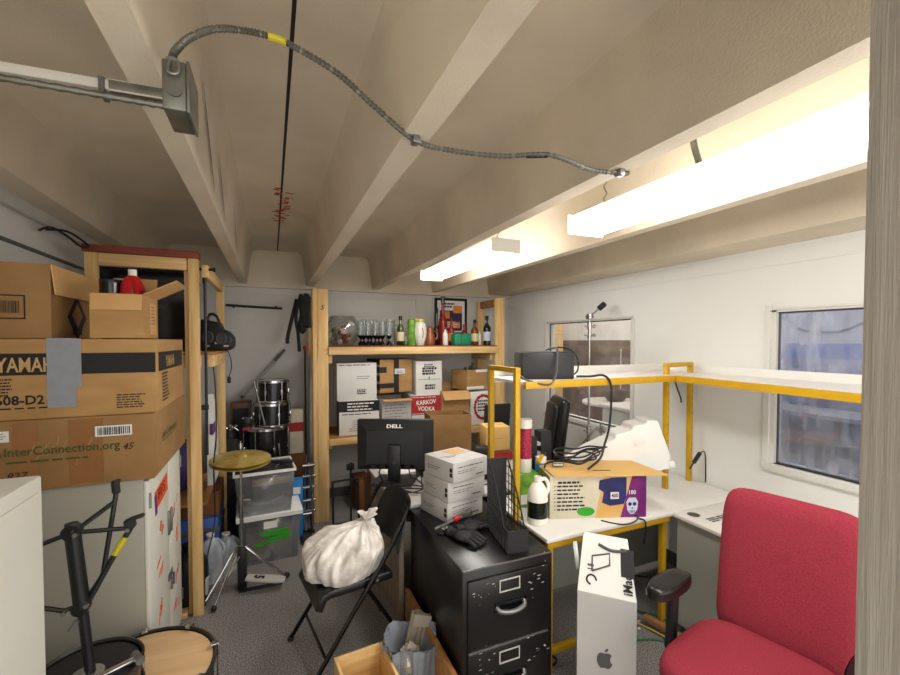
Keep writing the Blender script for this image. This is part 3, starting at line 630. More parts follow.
t = carton('cardboard_box', 'small cream and red box between the toms and the pine post', 'box', (.225, 4.55, .62), (.13, .12, .44), m='fog_cream'); B().box((-.066, -.0612, .22), (.066, -.0602, .31), 'ink_red').out('printed_band', t)
carton('cardboard_box', 'tall brown carton standing behind the clear bins', 'box', (.20, 4.60, 0), (.2, .16, .615), m='card_brown')
t = T('wooden_case', 'brown wooden case standing in the corner behind the drums', 'case', (-.28, 4.62, 0)); B().box((-.09, -.09, 0), (.09, .09, 1.15), 'desk_brown', .004).out('case', t); B().box((-.07, -.092, .1), (.07, -.0905, 1.1), 'black_soft').out('grille', t)
t = T('clamp_hardware', 'tangle of chrome drum clamps on the black case by the pine post', 'drum hardware', (-.36, 4.36, .86)); 
for k in range(7):
    a = k * 1.3; B().tube([(0, 0, .05 + .01 * k), (.03 * cos(a), .03 * sin(a), .09), (.07 * cos(a), .05 * sin(a), .06 + .02 * (k % 3))], .007, 'chrome', n=8).sph((.05 * cos(a), .04 * sin(a), .1), .016, 'chrome', 10, 6).out('clamp', t)
B().cyl((0, 0, 0), (0, 0, .06), .07, 'black_plastic').out('puck', t)
t = T('gear_case', 'black upright case under the chrome clamps', 'case', (-.38, 4.38, 0)); B().box((-.09, -.1, 0), (.09, .1, .859), 'black_soft', .01).out('case', t); B().box((-.04, -.112, .5), (.04, -.1005, .53), 'chrome').out('latch', t)
# clear bins
def tote(name, label, loc, w, d, h, rz, mm, lid=False):
    t = T(name, label, 'storage bin', loc, rz, 'clear storage bins'); k = .004; b = B(); tp = .86
    def wall(x0, y0, x1, y1):
        b.quad([(x0 * tp, y0 * tp, .0), (x1 * tp, y1 * tp, .0), (x1, y1, h), (x0, y0, h)], mm)
    a, c = w / 2, d / 2
    for q in ((-a, -c, a, -c), (a, -c, a, c), (a, c, -a, c), (-a, c, -a, -c)): wall(*q)
    b.quad([(-a * tp, -c * tp, 0), (a * tp, -c * tp, 0), (a * tp, c * tp, 0), (-a * tp, c * tp, 0)], mm)
    b.out('body', t, solid=.003)
    bb = B()
    for x0, y0, x1, y1 in ((-a - .012, -c - .012, a + .012, -c + .002), (-a - .012, c - .002, a + .012, c + .012), (-a - .012, -c + .002, -a + .002, c - .002), (a - .002, -c + .002, a + .012, c - .002)): bb.box((x0, y0, h - .018), (x1, y1, h + .003), 'bin_clear' if mm == 'bin_clear' else mm)
    bb.out('rim', t)
    for ms in (t.children[-1].data.materials,): ms[0] = MATS['tote_white']
    if lid: B().box((-a - .014, -c - .014, h + .0035), (a + .014, c + .014, h + .014), 'tote_white', .004).out('lid', t)
    return t
t = tote('plastic_bin', 'lower clear storage bin with green tape on its front', (-.03, 3.78, 0), .46, .40, .375, 3, 'bin_clear', True)
b = B()
for x0, z, w, sp in ((-.07, .245, .20, 2), (-.07, .225, .21, -2), (-.06, .175, .19, 4), (-.12, .155, .07, 0), (-.02, .195, .17, 3)): patch(b, 'green_tape', 'front', (x0 + w / 2, -.197 + (.245 - z) * .07, z), w, .022, .001, sp)
b.out('green_tape', t); b = B(); patch(b, 'paper', 'front', (.0, -.201, .305), .10, .055); b.out('paper_label', t)
for k, (x, y, w, h, m, lb) in enumerate(((-.09, .0, .2, .22, 'card_light', 'tan carton inside the lower clear bin'), (.10, .02, .17, .26, 'card', 'brown carton inside the lower clear bin, beside the tan one'))):
    carton('cardboard_box', lb, 'box', (-.03 + x, 3.78 + y, .006), (w - .03, .24, h), m=m, rz=3)
t = tote('plastic_bin', 'upper clear storage bin heaped with black gear', (-.065, 3.76, .3905), .43, .38, .34, 4, 'bin_clear')
c = T('keyboard_case', 'dark slab case inside the upper clear bin', 'case', (-.075, 3.77, .40), 4); B().box((-.17, -.12, 0), (.16, .13, .24), 'dark_grey', .02).out('shell', c); B().box((-.05, -.126, .1), (.05, -.121, .13), 'black_plastic').out('handle', c)
carton('cardboard_box', 'light brown flattened carton inside the upper clear bin', 'box', (-.01, 3.645, .60), (.28, .012, .055), m='card_light', rz=4, seam=False)
t = T('gear_pouch', 'black padded pouch on top inside the upper clear bin', 'pouch', (-.05, 3.78, .641), 8); B().sph((0, 0, .05), (.18, .13, .07), 'black_soft', fn=lambda d: 1 + .15 * noise.noise(d * 4)).out('body', t); B().tube([(.05, -.1, .08), (.12, -.05, .11), (.16, .02, .09)], .012, 'black_plastic').out('strap', t)
t = T('tom_bracket', 'black ribbed bracket lying on the pouch in the upper clear bin', 'bracket', (.08, 3.72, .745), -20); B().box((-.08, -.02, 0), (.08, .02, .025), 'black_plastic', .006).out('bar', t)
for k in range(4): B().cyl((-.05 + k * .033, 0, .0251), (-.05 + k * .033, 0, .032), .009, 'chrome', n=10).out('bolt', t)
t = T('blue_box', 'bright blue box behind the stacked clear bins', 'box', (.195, 3.98, 0)); B().box((-.05, -.05, 0), (.05, .05, .52), 'bright_blue', .004).out('body', t); B().box((-.03, -.052, .40), (.03, -.0505, .46), 'paper').out('paper_label', t)
t = T('hardware_stand', 'folded chrome drum hardware stand behind the clear bins', 'drum stand', (.30, 4.02, 0))
for k, (x, y) in enumerate(((-.04, 0), (0, .02), (.035, -.01))):
    B().cyl((x, y, 0.03), (x * .5, y, .72 - .06 * k), .010, 'chrome', n=10).out('tube', t); B().cyl((x, y, 0), (x, y, .03), .015, 'black_plastic', n=10).out('rubber_foot', t)
for z in (.2, .3, .42, .52, .62): B().cyl((-.05, 0, z), (.045, 0, z), .013, 'chrome', n=10).sph((.05, 0, z), .017, 'chrome', 10, 6).out('wing_nut', t)
t = T('foot_pedal', 'black bass drum foot pedal on the floor by the pine shelf post', 'pedal', (.27, 3.90, 0)); B().box((-.05, -.12, 0), (.05, .1, .02), 'black_plastic', .004).out('plate', t); B().box((-.035, -.11, .021), (.035, .02, .04), 'dark_grey', .006).out('footboard', t)
for x in (-.045, .045): B().cyl((x, .06, .02), (x, .06, .20), .008, 'black_plastic', n=8).out('post', t)
B().cyl((-.05, .06, .2), (.05, .06, .2), .008, 'chrome', n=8).out('axle', t)
# hi-hat
t = T('hi_hat_stand', 'chrome hi hat stand with pedal in front of the clear bins', 'cymbal stand', (-.205, 3.29, 0))
B().cyl((0, 0, .04), (0, 0, .62), .013, 'chrome', n=12).out('lower_tube', t); B().cyl((0, 0, .62), (0, 0, .90), .009, 'chrome', n=12).out('upper_tube', t); B().cyl((0, 0, .90), (0, 0, 1.05), .004, 'chrome', n=8).out('rod', t)
B().cyl((0, 0, .60), (0, 0, .66), .018, 'chrome', n=12).cyl((0, 0, .63), (.06, -.02, .63), .007, 'chrome', n=8).out('collar', t); B().cyl((0, 0, .875), (0, 0, .905), .03, 'black_soft', .022).out('cup', t); B().cyl((0, 0, .995), (0, 0, 1.03), .012, 'chrome', n=12).out('clutch', t)
B().box((-.03, -.03, 0), (.03, .06, .30), 'black_plastic', .008).out('pedal_post', t); 
b = B(); b.at((.02, -.05, .045), rz=-12, ry=9); PX = b.X.copy(); b.prism([(0, -.035), (.20, -.045), (.26, -.03), (.26, .03), (.20, .045), (0, .035)], .045, .06, 'pale_grey'); q = b.out('footboard', t, bev=.003)
txt(q, '5', 'ink', tuple(PX @ Vector((.05, .022, .0605))), tuple(tuple((PX.to_3x3() @ Vector(v))) for v in ((0, -1, 0), (1, 0, 0), (0, 0, 1))), h=.07, w=.042, bold=.05, name='printed_mark')
B().box((-.02, -.06, 0), (.26, -.03, .012), 'black_plastic', .003).out('base_bar', t)
for a, z in ((235, .0), (215, .01)):
    l = B().tube([(0, 0, .30), (.05 * cos(R(a)), .05 * sin(R(a)), .30), (.16 * cos(R(a)), .16 * sin(R(a)), .16), (.265 * cos(R(a)), .265 * sin(R(a)), .02 + z)], .007, 'chrome', n=8).out('leg', t)
    B().sph((.268 * cos(R(a)), .268 * sin(R(a)), .02 + z), (.018, .018, .02), 'black_plastic').out('rubber_foot', l)
B().tube([(0, 0, .26), (-.03, -.05, .22), (-.08, -.10, .15)], .006, 'chrome', n=8).out('brace', t)
l = B().tube([(.02, -.01, .30), (.15, -.02, .17), (.28, .01, .03)], .009, 'chrome', n=8, sm=2).out('leg', t); B().sph((.29, .01, .025), (.026, .02, .022), 'black_plastic').out('rubber_foot', l)
t = T('hi_hat_cymbals', 'pair of brass hi hat cymbals on the chrome stand', 'cymbals', (-.205, 3.29, .900), tilt=(4, 2))
B().lathe([(.012, .018), (.03, .016), (.045, .006), (.12, -.002 + .012), (.195, .0), (.195, .0015), (.12, .0145)], 'brass', n=40, capb=False).out('lower_cymbal', t)
B().lathe([(.195, .024), (.195, .0255), (.12, .039), (.045, .046), (.035, .056), (.012, .062), (.004, .062)], 'brass', n=40, capb=False).out('upper_cymbal', t)
# foreground drums
t = drum('bass_drum', 'bass drum lying flat with natural wood coloured head and dark hoop', 'drum', (-.50, 1.985, 0), .265, .43, nl=8, a0=.2, hoop='hoop_dark', headm='wood_head')
for a in (.2, 1.0, 1.7, -.5): 
    b = B(); b.at((.27 * cos(a), .27 * sin(a), .43), rz=math.degrees(a)); b.box((-.018, -.012, .015), (.012, .012, .025), 'chrome', .003).box((.008, -.009, -.03), (.016, .009, .02), 'chrome', .003); b.out('claw', t)
t = drum('snare_drum', 'black topped drum resting on the wood coloured bass drum head', 'drum', (-.615, 1.86, .4565), .155, .115, nl=6, a0=.5, headm='black_soft', hoop='hoop_dark')
t = T('snare_stand', 'black drum stand with rubber tipped basket arms rising from the black drum', 'drum stand', (-.605, 1.83, .5775)); t.scale = (.95, .95, .95)
B().lathe([(.05, 0), (.052, .008), (.02, .014)], 'chrome', capt=True).out('base', t)
B().cyl((.01, .0, .012), (-.012, 0, .29), .0165, 'black_plastic', n=14).out('lower_tube', t)
B().cyl((-.010, 0, .265), (-.034, 0, .555), .025, 'black_plastic', .024, n=16).cyl((-.034, 0, .555), (-.035, 0, .575), .020, 'dark_grey', n=14).out('upper_tube', t)
for k in range(4): B().cyl((.004 - .004 * k, -.0172, .09 + .04 * k), (.004 - .004 * k, -.012, .09 + .04 * k), .005, 'ink', n=8).out('adjuster_hole', t)
B().cyl((-.012, -.02, .262), (-.012, .02, .262), .026, 'black_plastic', n=14).cyl((-.012, -.04, .235), (-.03, -.045, .205), .009, 'steel', n=8).out('lower_collar', t)
B().cyl((-.034, -.02, .545), (-.034, .02, .545), .028, 'black_plastic', n=14).out('upper_collar', t)
def arm(pts, r=.0085): return B().tube(pts, r, 'black_plastic', n=8, sm=0).out('arm', t)
arm([(-.03, 0, .54), (.135, .02, .52)]); l = arm([(.01, 0, .28), (.075, .01, .41), (.135, .02, .52)], .010); B().tube([(.085, .012, .430), (.118, .017, .490)], .0115, 'tripod_yellow', n=8, sm=0).out('yellow_grip', l)
b = B(); b.at((.138, .02, .520), rz=0, ry=-14); b.box((-.016, -.018, .0), (.016, .018, .036), 'black_soft', .006).box((.0, -.012, .026), (.052, .012, .04), 'black_soft', .006); b.out('rubber_tip', t)
arm([(-.03, .01, .54), (.06, .10, .60)]); arm([(.0, .01, .28), (.035, .06, .34), (.068, .11, .64)]); b = B(); b.at((.068, .11, .632), rz=40, ry=-4); b.box((-.012, -.014, 0), (.012, .014, .05), 'black_soft', .006); b.box((-.01, -.010, .042), (.018, .010, .054), 'black_soft', .005); b.out('rubber_tip', t)
arm([(-.035, 0, .54), (-.13, -.02, .515), (-.22, -.04, .50)]); arm([(-.012, 0, .27), (-.06, -.01, .265), (-.2, -.04, .345)]); 
for p in ((-.13, -.03, .515), (-.055, -.02, .262), (.01, -.02, .275), (.13, .008, .52), (-.015, -.022, .54)): B().cyl(p, (p[0], p[1] - .012, p[2]), .008, 'chrome', n=10).out('rivet', t)
t = T('drum_clamp', 'chrome clamp arm lying on the black topped drum', 'clamp', (-.535, 1.80, .5775), 30)
B().box((-.08, -.012, 0), (.09, .012, .022), 'chrome', .005).out('arm', t); b = B().cyl((.085, -.03, .014), (.085, .03, .014), .014, 'steel', n=12); b.out('roller', t); B().cyl((-.05, -.03, .012), (-.05, .05, .012), .012, 'chrome', n=10).out('axle', t)
# ------------------------------------------------------------------ pine shelving on the back wall
t = T('pine_shelving', 'open pine shelving of two by fours on the back wall', 'shelving', (0, 0, 0))
q = B().box((.405, 4.20, 0), (.505, 4.24, 2.245), 'pine_z', .003).out('post', t); txt(q, 'S', 'ink', (.435, 4.1995, 2.045), 'front', h=.05, name='handwriting', bold=.01, shear=.3)
B().box((.362, 4.205, 0), (.4045, 4.31, 2.25), 'pine_z', .003).out('post', t)
B().box((.362, 4.74, 0), (.45, 4.78, 2.2), 'pine_z', .003).out('post', t)
B().box((2.332, 4.20, 0), (2.45, 4.24, 2.235), 'pine_z', .003).out('post', t)
B().box((2.38, 4.74, 0), (2.47, 4.78, 2.235), 'pine_z', .003).out('post', t)
B().box((2.41, 4.245, 2.15), (2.45, 4.735, 2.235), 'ply', .003).out('rail', t)
B().box((.455, 4.20, 1.615), (2.345, 4.199, 1.69), 'pine_x').box((.506, 4.18, 1.615), (2.345, 4.199, 1.688), 'pine_x', .003).out('fascia', t)
B().box((.506, 4.182, 1.6885), (2.345, 4.80, 1.70), 'pine_red').out('shelf_board', t)
for x in (.507, 2.29): B().box((x, 4.25, 1.53), (x + .04, 4.735, 1.614), 'pine_y', .003).out('bearer', t)
B().box((.506, 4.18, .735), (2.345, 4.199, .80), 'pine_x', .003).out('fascia', t)
B().box((.506, 4.20, .785), (2.331, 4.80, .80), 'ply').out('shelf_board', t)
for x in (.507, 2.29): B().box((x, 4.25, .69), (x + .04, 4.735, .784), 'pine_y', .003).out('bearer', t)
ZT = 1.7005
t = T('glass_bowl', 'big round glass bowl packed with trinkets beside the pine post', 'bowl', (.675, 4.44, ZT))
B().lathe([(.07, .0), (.10, .005), (.15, .06), (.17, .15), (.16, .23), (.125, .30), (.12, .305)], 'clear_glass', n=28).out('glass', t)
for k in range(14):
    a = k * 2.4; r = .03 + .075 * ((k * 7) % 10) / 10; z = .04 + .16 * ((k * 3) % 7) / 7
    o = B().sph((.675 + r * cos(a), 4.44 + r * sin(a), ZT + z), (.03, .028, .026), ('trinkets', 'gold', 'bottle_red', 'putty')[k % 4], 10, 6, fn=lambda d: 1 + .3 * noise.noise(d * 4 + Vector((k, 0, 0)))).out('trinket')
    tag(o, 'small jumbled trinket inside the round glass bowl', 'trinket', 'trinkets in the glass bowl')
def wine_glass(x, y, lab, h=.235):
    t = T('stemmed_glass', lab, 'glass', (x, y, ZT), 0, 'stemmed glasses on the top pine shelf')
    B().lathe([(.032, 0), (.033, .004), (.022, .03), (.006, .05), (.006, .06), (.026, .085), (.032, .105)], 'black_gloss', n=18).out('dark_stem', t, 'dark stem and base')
    B().lathe([(.0325, .1055), (.037, .16), (.032, h + .02)], 'clear_glass', n=18, capb=False).out('glass_bowl', t); return t
names = ['first', 'second', 'third', 'fourth', 'fifth', 'sixth']
for i, x in enumerate((.842, .917, .992, 1.065, 1.137)): wine_glass(x, 4.33, 'dark stemmed clear glass in the front row, %s from the trinket bowl' % names[i])
for i, x in enumerate((.90, .98, 1.06)): wine_glass(x, 4.47, 'dark stemmed clear glass in the rear row, %s from the trinket bowl' % names[i], .255)
t = T('glass_pitcher', 'plain clear glass pitcher between the stemmed glasses and the green bottle', 'pitcher', (1.19, 4.46, ZT))
B().lathe([(.045, 0), (.05, .01), (.055, .15), (.048, .24), (.052, .28)], 'clear_glass', n=20).out('body', t); B().tube([(.05, 0, .22), (.09, 0, .2), (.085, 0, .1), (.05, 0, .06)], .006, 'clear_glass').out('handle', t)
bottle('wine_bottle', 'green glass bottle with a cream label and pale neck', 'bottle', (1.262, 4.34, ZT), .04, .31, 'green_glass', 'label_cream', 'bottle_dark', group='bottles on the top pine shelf')
t = T('tumbler', 'short clear tumbler beside the green bottle', 'glass', (1.325, 4.36, ZT)); B().lathe([(.025, 0), (.03, .1)], 'clear_glass', n=16).out('body', t); B().lathe([(.024, .004), (.027, .05)], 'green', n=16, capt=True).out('contents', t)
t = T('glass_vase', 'tall lime green glass vase', 'vase', (1.392, 4.36, ZT)); B().lathe([(.04, 0), (.043, .005), (.042, .27), (.040, .275)], 'lime', n=20).out('body', t); B().lathe([(.041, .2755), (.044, .28)], 'lime_glass', n=20, capb=False).out('rim', t)
t = T('ceramic_vase', 'cream ceramic vase with a yellow green rim', 'vase', (1.487, 4.36, ZT))
B().lathe([(.04, 0), (.045, .01), (.07, .09), (.075, .15), (.065, .22), (.05, .25)], 'ceramic', n=24).out('body', t); B().lathe([(.0505, .2505), (.056, .275), (.052, .285)], 'ceramic_yellow', n=24, capb=False).out('rim', t)
b = B().tube([(.0, -.076, .19), (.01, -.078, .14), (.005, -.077, .08)], .004, 'ink_grey', n=6); b.out('painted_mark', t)
t = T('clay_jug', 'brown copper coloured figure jug', 'jug', (1.60, 4.35, ZT))
B().lathe([(.05, 0), (.055, .02), (.056, .08), (.045, .12), (.035, .14), (.038, .17), (.028, .20), (.01, .21)], 'copper', n=20, capt=True).out('body', t); B().tube([(.05, 0, .06), (.085, 0, .09), (.075, 0, .14), (.035, 0, .165)], .008, 'copper').out('handle', t)
t = T('framed_poster', 'black framed orange and purple poster hung on the back wall', 'poster', (2.055, 4.835, 1.825))
b = B()
for a, c in (((-.215, -.012, 0), (-.185, .012, .45)), ((.185, -.012, 0), (.215, .012, .45)), ((-.185, -.012, 0), (.185, .012, .03)), ((-.185, -.012, .42), (.185, .012, .45))): b.box(a, c, 'black_gloss')
b.out('frame', t, flat=True)
b = B().box((-.185, -.002, .03), (.185, .008, .42), 'paper').box((-.15, -.003, .05), (.15, -.002, .30), 'poster_dark').box((-.13, -.004, .20), (-.02, -.003, .29), 'poster_orange').box((.03, -.004, .27), (.15, -.003, .36), 'poster_orange').box((-.12, -.004, .08), (.12, -.003, .16), 'poster_orange')
lines(b, 'paper', 'front', (-.1, -.004, .15), .2, 3, .012, .028, 3); lines(b, 'poster_dark', 'front', (-.13, -.003, .37), .2, 2, .022, .035, 5); b.out('print', t, flat=True)
bottle('tall_bottle', 'very tall red bodied bottle with a long black neck', 'bottle', (1.80, 4.47, ZT), .05, .55, 'bottle_red', None, 'bottle_dark', neck=.42, group='bottles on the top pine shelf')
bottle('wine_bottle', 'dark slim bottle standing just behind the white flask', 'bottle', (1.735, 4.50, ZT), .04, .42, 'bottle_dark', None, 'ink', neck=.5, group='bottles on the top pine shelf')
bottle('milk_flask', 'white narrow bottle in front of the tall red bottle', 'bottle', (1.762, 4.30, ZT), .030, .20, 'ceramic', None, 'ink_red', neck=.3, group='bottles on the top pine shelf')
bottle('wine_bottle', 'red bottle with an orange label behind the teal box', 'bottle', (1.875, 4.40, ZT), .035, .30, 'bottle_red', 'poster_orange', None, group='bottles on the top pine shelf')
t = T('gift_box', 'teal green shiny box with a pale ribbon seam', 'box', (1.955, 4.31, ZT), 8); B().box((-.105, -.05, 0), (.105, .05, .13), 'teal_box', .012).out('body', t); B().box((-.035, -.052, .003), (-.025, .052, .133), 'green_glass').out('ribbon', t)
bottle('wine_bottle', 'dark red bottle standing over the end of the teal box', 'bottle', (2.06, 4.45, ZT), .04, .24, 'bottle_red', 'bottle_dark', None, group='bottles on the top pine shelf')
bottle('wine_bottle', 'cream labelled amber bottle near the pine post', 'bottle', (2.15, 4.36, ZT), .042, .29, 'bottle_amber', 'label_cream', 'ink', group='bottles on the top pine shelf')
bottle('white_bottle', 'small plain white bottle between the amber bottle and the dark wine bottle', 'bottle', (2.222, 4.38, ZT), .02, .16, 'ceramic', None, None, neck=.15, group='bottles on the top pine shelf')
bottle('wine_bottle', 'dark wine bottle with a pale blue label right by the pine post', 'bottle', (2.292, 4.33, ZT), .043, .335, 'bottle_dark', 'label_blue', 'ink', group='bottles on the top pine shelf')
# cartons on the lower shelf
Z0 = .8005
G = 'cartons on the lower pine shelf'
c = carton('cardboard_box', 'white carton under a black print band, on the shelf by the pine post', 'box', (.825, 4.44, Z0), (.40, .33, .345), rz=-4, m='white_card', group=G)
b = B().box((-.2008, -.1662, .235), (.2008, -.1652, .343), 'ink').box((-.2012, -.16, .0), (-.2003, .16, .343), 'ink_grey'); b.out('printed_band', c, flat=True)
b = B(); lines(b, 'paper', 'front', (-.12, -.1665, .31), .27, 3, .014, .03, 2); b.out('lettering', c); b = B(); lines(b, 'ink_grey', 'front', (-.17, -.1652, .205), .32, 1, .01, .02, 5); b.out('lettering', c); b = B(); lines(b, 'ink_grey', 'front', (-.07, -.1652, .14), .06, 4, .006, .02, 7); b.out('lettering', c); b = B(); lines(b, 'ink_grey', 'front', (-.1, -.1652, .06), .2, 2, .006, .02, 8); b.out('lettering', c)
c = carton('cardboard_box', 'white carton on top of the black banded carton', 'box', (.80, 4.45, 1.1465), (.395, .32, .38), rz=-2, m='white_card', group=G)
b = B(); lines(b, 'ink', 'front', (-.18, -.1605, .355), .35, 1, .008, .02, 5); lines(b, 'ink_grey', 'front', (.0, -.1605, .24), .14, 2, .006, .022, 6); lines(b, 'ink', 'front', (.0, -.1605, .10), .12, 3, .012, .018, 7); b.out('lettering', c)
c = carton('cardboard_box', 'open grey white carton under the black taped carton', 'box', (1.195, 4.43, Z0), (.31, .36, .345), m='grey_card', group=G, openup=True, flaps=[('f', .07, 100), ('b', .1, 82)], fm='card_light'); b = B(); lines(b, 'ink_grey', 'front', (-.13, -.1805, .28), .26, 7, .006, .03, 12); b.out('lettering', c)
B().box((-.154, -.1812, .02), (.154, -.1803, .10), 'card').out('paper_band', c)
c = carton('cardboard_box', 'brown carton strapped with black tape and a blue white label', 'box', (1.175, 4.48, 1.2095), (.37, .36, .345), rz=10, m='card', group=G)
b = B().box((-.03, -.1815, 0), (.03, -.1805, .347), 'black_tape').box((-.03, -.18, .3455), (.03, .18, .3465), 'black_tape').box((-.186, -.1815, .05), (-.03, -.1805, .10), 'black_tape').box((-.186, -.1818, .21), (-.11, -.1808, .27), 'black_tape')
for z in (.03, .12, .21, .29): b.box((-.187, -.178, z), (-.1856, .17, z + .06), 'ink')
b.out('tape', c, flat=True); b = B(); patch(b, 'label_blue', 'front', (.04, -.183, .22), .12, .055); lines(b, 'ink_grey', 'front', (-.0, -.184, .22), .08, 2, .006, .015, th=.001); b.out('paper_label', c)
c = carton('cardboard_box', 'red printed vodka carton with a white lower strip', 'box', (1.53, 4.42, Z0), (.325, .34, .365), rz=-3, m='white_card', group=G)
b = B().box((-.1628, -.1712, .16), (.1628, -.1703, .365), 'ink_red'); lines(b, 'paper', 'front', (-.155, -.1713, .345), .31, 1, .006, .02, 9); lines(b, 'paper', 'front', (-.155, -.1713, .17), .31, 1, .006, .02, 9); b.out('printed_panel', c, flat=True)
txt(c, 'KARKOV', 'paper', (0, -.1715, .295), 'front', h=.05, w=.22, spin=4, bold=.03, align='c'); txt(c, 'VODKA', 'paper', (0, -.1715, .225), 'front', h=.05, w=.19, spin=-3, bold=.03, align='c')
b = B(); patch(b, 'label_cream', 'front', (.08, -.1708, .06), .07, .03); b.out('sticker', c)
c = carton('cardboard_box', 'white carton with stacked black print on top of the vodka carton', 'box', (1.56, 4.44, 1.1665), (.305, .30, .365), rz=3, m='white_card', group=G)
b = B(); lines(b, 'ink', 'front', (-.06, -.1505, .32), .13, 2, .012, .02, 4); lines(b, 'ink', 'front', (-.08, -.1505, .275), .17, 3, .022, .028, 2); b.box((-.13, -.1507, .165), (.13, -.1503, .169), 'ink'); b.box((-.006, -.1507, .17), (.006, -.1503, .195), 'ink'); lines(b, 'ink', 'front', (-.05, -.1505, .09), .16, 2, .022, .03, 8); b.out('printed_lettering', c)
c = carton('cardboard_box', 'empty open carton with its front flap hanging down, between vodka and white cartons', 'box', (1.865, 4.44, Z0), (.33, .36, .40), m='card', group=G, openup=True, flaps=[('f', .12, 140), ('r', .1, 40), ('b', .1, 60)], fm='card_light')
c = carton('cardboard_box', 'white carton with a red scrolled frame and black script', 'box', (2.188, 4.43, Z0), (.28, .34, .375), m='white_card', group=G)
b = B()
for i in range(26):
    a = 2 * pi * i / 26; b.X = frame('front', (.02 + .105 * cos(a), -.1705, .20 + .13 * sin(a))); b.cyl((0, 0, 0), (0, 0, .0012), .016 + .004 * (i % 2), 'ink_red', n=8)
b.X = Matrix.Identity(4); b.out('printed_scroll', c); b = B(); lines(b, 'ink', 'front', (-.05, -.171, .26), .14, 4, .018, .035, 6); b.out('printed_script', c)
c = carton('cardboard_box', 'small brown open carton of dark bottles on top shelf stack, under the pine bearer', 'box', (2.11, 4.42, 1.2), (.30, .28, .22), rz=14, m='card', group=G, openup=True); c.location.z = 1.2025
B().box((-.152, -.1415, .0), (.10, -.1405, .035), 'paper').out('torn_tape', c, flat=True); B().box((-.02, -.1415, .19), (.152, -.1405, .222), 'paper').out('torn_tape', c, flat=True)
for i, (x, y, l) in enumerate(((2.04, 4.38, 'dark bottle in the small open carton, nearest its taped corner'), (2.13, 4.44, 'dark bottle in the middle of the small open carton'), (2.17, 4.46, 'dark bottle in the small open carton beside the shelf bearer'))):
    bottle('wine_bottle', l, 'bottle', (x, y, 1.2085), .035, (.24, .25, .285)[i], 'bottle_dark', None, None, group='bottles in the small carton')
# ------------------------------------------------------------------ computer desk
t = T('computer_desk', 'grey brown woodgrain desk holding the computer monitor, behind the black file cabinet', 'desk', (0, 0, 0))
B().box((.70, 2.465, .715), (1.93, 3.42, .74), 'laminate_grey', .008).out('worktop', t)
B().box((.715, 2.50, 0), (.745, 3.38, .7145), 'desk_wood').out('side_panel', t); B().box((1.88, 2.50, 0), (1.91, 3.38, .7145), 'desk_wood').out('side_panel', t); B().box((.7455, 3.33, .25), (1.8795, 3.36, .7145), 'desk_wood').out('back_panel', t)
B().box((.675, 3.30, 0), (.714, 3.38, .7145), 'desk_brown').out('edge_batten', t)
t = T('monitor', 'black flat computer monitor seen from behind', 'monitor', (.82, 2.95, .7405), -24)
b = B(); b.box((-.275, -.02, .085), (.275, .03, .445), 'black_plastic', .008); b.out('housing', t)
b = B(); k = [(-.27, .09), (.27, .09), (.27, .44), (-.27, .44)]; q = [(-.20, .13), (.20, .13), (.20, .37), (-.20, .37)]
A = [b.v((x, -.0205, z)) for x, z in k]; D = [b.v((x, -.055, z)) for x, z in q]; mi = b.mi('black_plastic')
for i in range(4): b.f([A[i], A[(i + 1) % 4], D[(i + 1) % 4], D[i]], mi)
b.f(D, mi); b.out('back_shell', t, flat=True)
B().box((-.265, .0305, .10), (.265, .032, .435), 'black_gloss').out('screen', t)
B().box((-.045, -.085, .02), (.045, -.056, .275), 'black_plastic', .006).out('stand_neck', t); b = B(); b.prism([(-.17, -.14), (.13, -.14), (.16, .09), (-.13, .09)], 0, .018, 'black_plastic'); b.out('stand_base', t, bev=.004)
b = B(); b.at((0, -.0868, .15), rx=90); b.lathe([(.010, 0), (.013, .001), (.010, .002)], 'dark_grey', n=16); b.out('cable_hole', t)
txt(t, 'DELL', 'paper', (-.058, -.0445, .389), ((1, 0, 0), (0, .44, .9), (0, -.9, .44)), h=.026, w=.115, bold=.03, th=.002)
for x in (-.15, -.09, .09, .16): B().cb((x, -.05, .115), (.04, .03, .02), 'ink', .004).out('plug', t)
for i, pts in enumerate(([(-.10, -.05, .11), (-.10, -.09, .06), (-.02, -.16, .02), (.10, -.20, .012), (.22, -.2, .012)], [(.10, -.05, .11), (.12, -.09, .05), (.16, -.14, .06), (.22, -.20, .02), (.16, -.27, .012), (.06, -.26, .012), (.05, -.22, .02), (.14, -.2, .014)], [(.14, -.05, .11), (.18, -.1, .09), (.2, -.16, .08), (.21, -.22, .03), (.25, -.25, .012)], [(.05, -.2, .012), (.12, -.26, .014), (.20, -.29, .014), (.27, -.24, .012), (.2, -.18, .02), (.1, -.17, .03)])):
    B().tube(pts, .0045, 'black_plastic', n=6).out('cable', t)
t = T('paper_stack', 'white papers lying on the desk behind the monitor base', 'papers', (.90, 3.14, .7405), 12)
for k, a in enumerate((0, 9, -6)):
    b = B(); b.at((0.01 * k, 0, .004 * k), rz=a); b.box((-.14, -.1, 0.0002), (.14, .1, .0038), 'paper'); b.out('sheet', t)
t = T('desk_phone', 'black desk gadget with keys behind the coiled monitor cables', 'phone', (1.10, 2.98, .7405), 20); B().box((-.09, -.08, 0), (.09, .08, .05), 'black_plastic', .012).out('body', t); B().box((-.08, -.03, .0505), (-.04, .07, .075), 'dark_grey', .01).out('handset', t)
for k in range(6): B().cb((.01 + .028 * (k % 3), -.02 + .035 * (k // 3), .0535), (.018, .018, .006), 'pale_grey', .002).out('key', t)
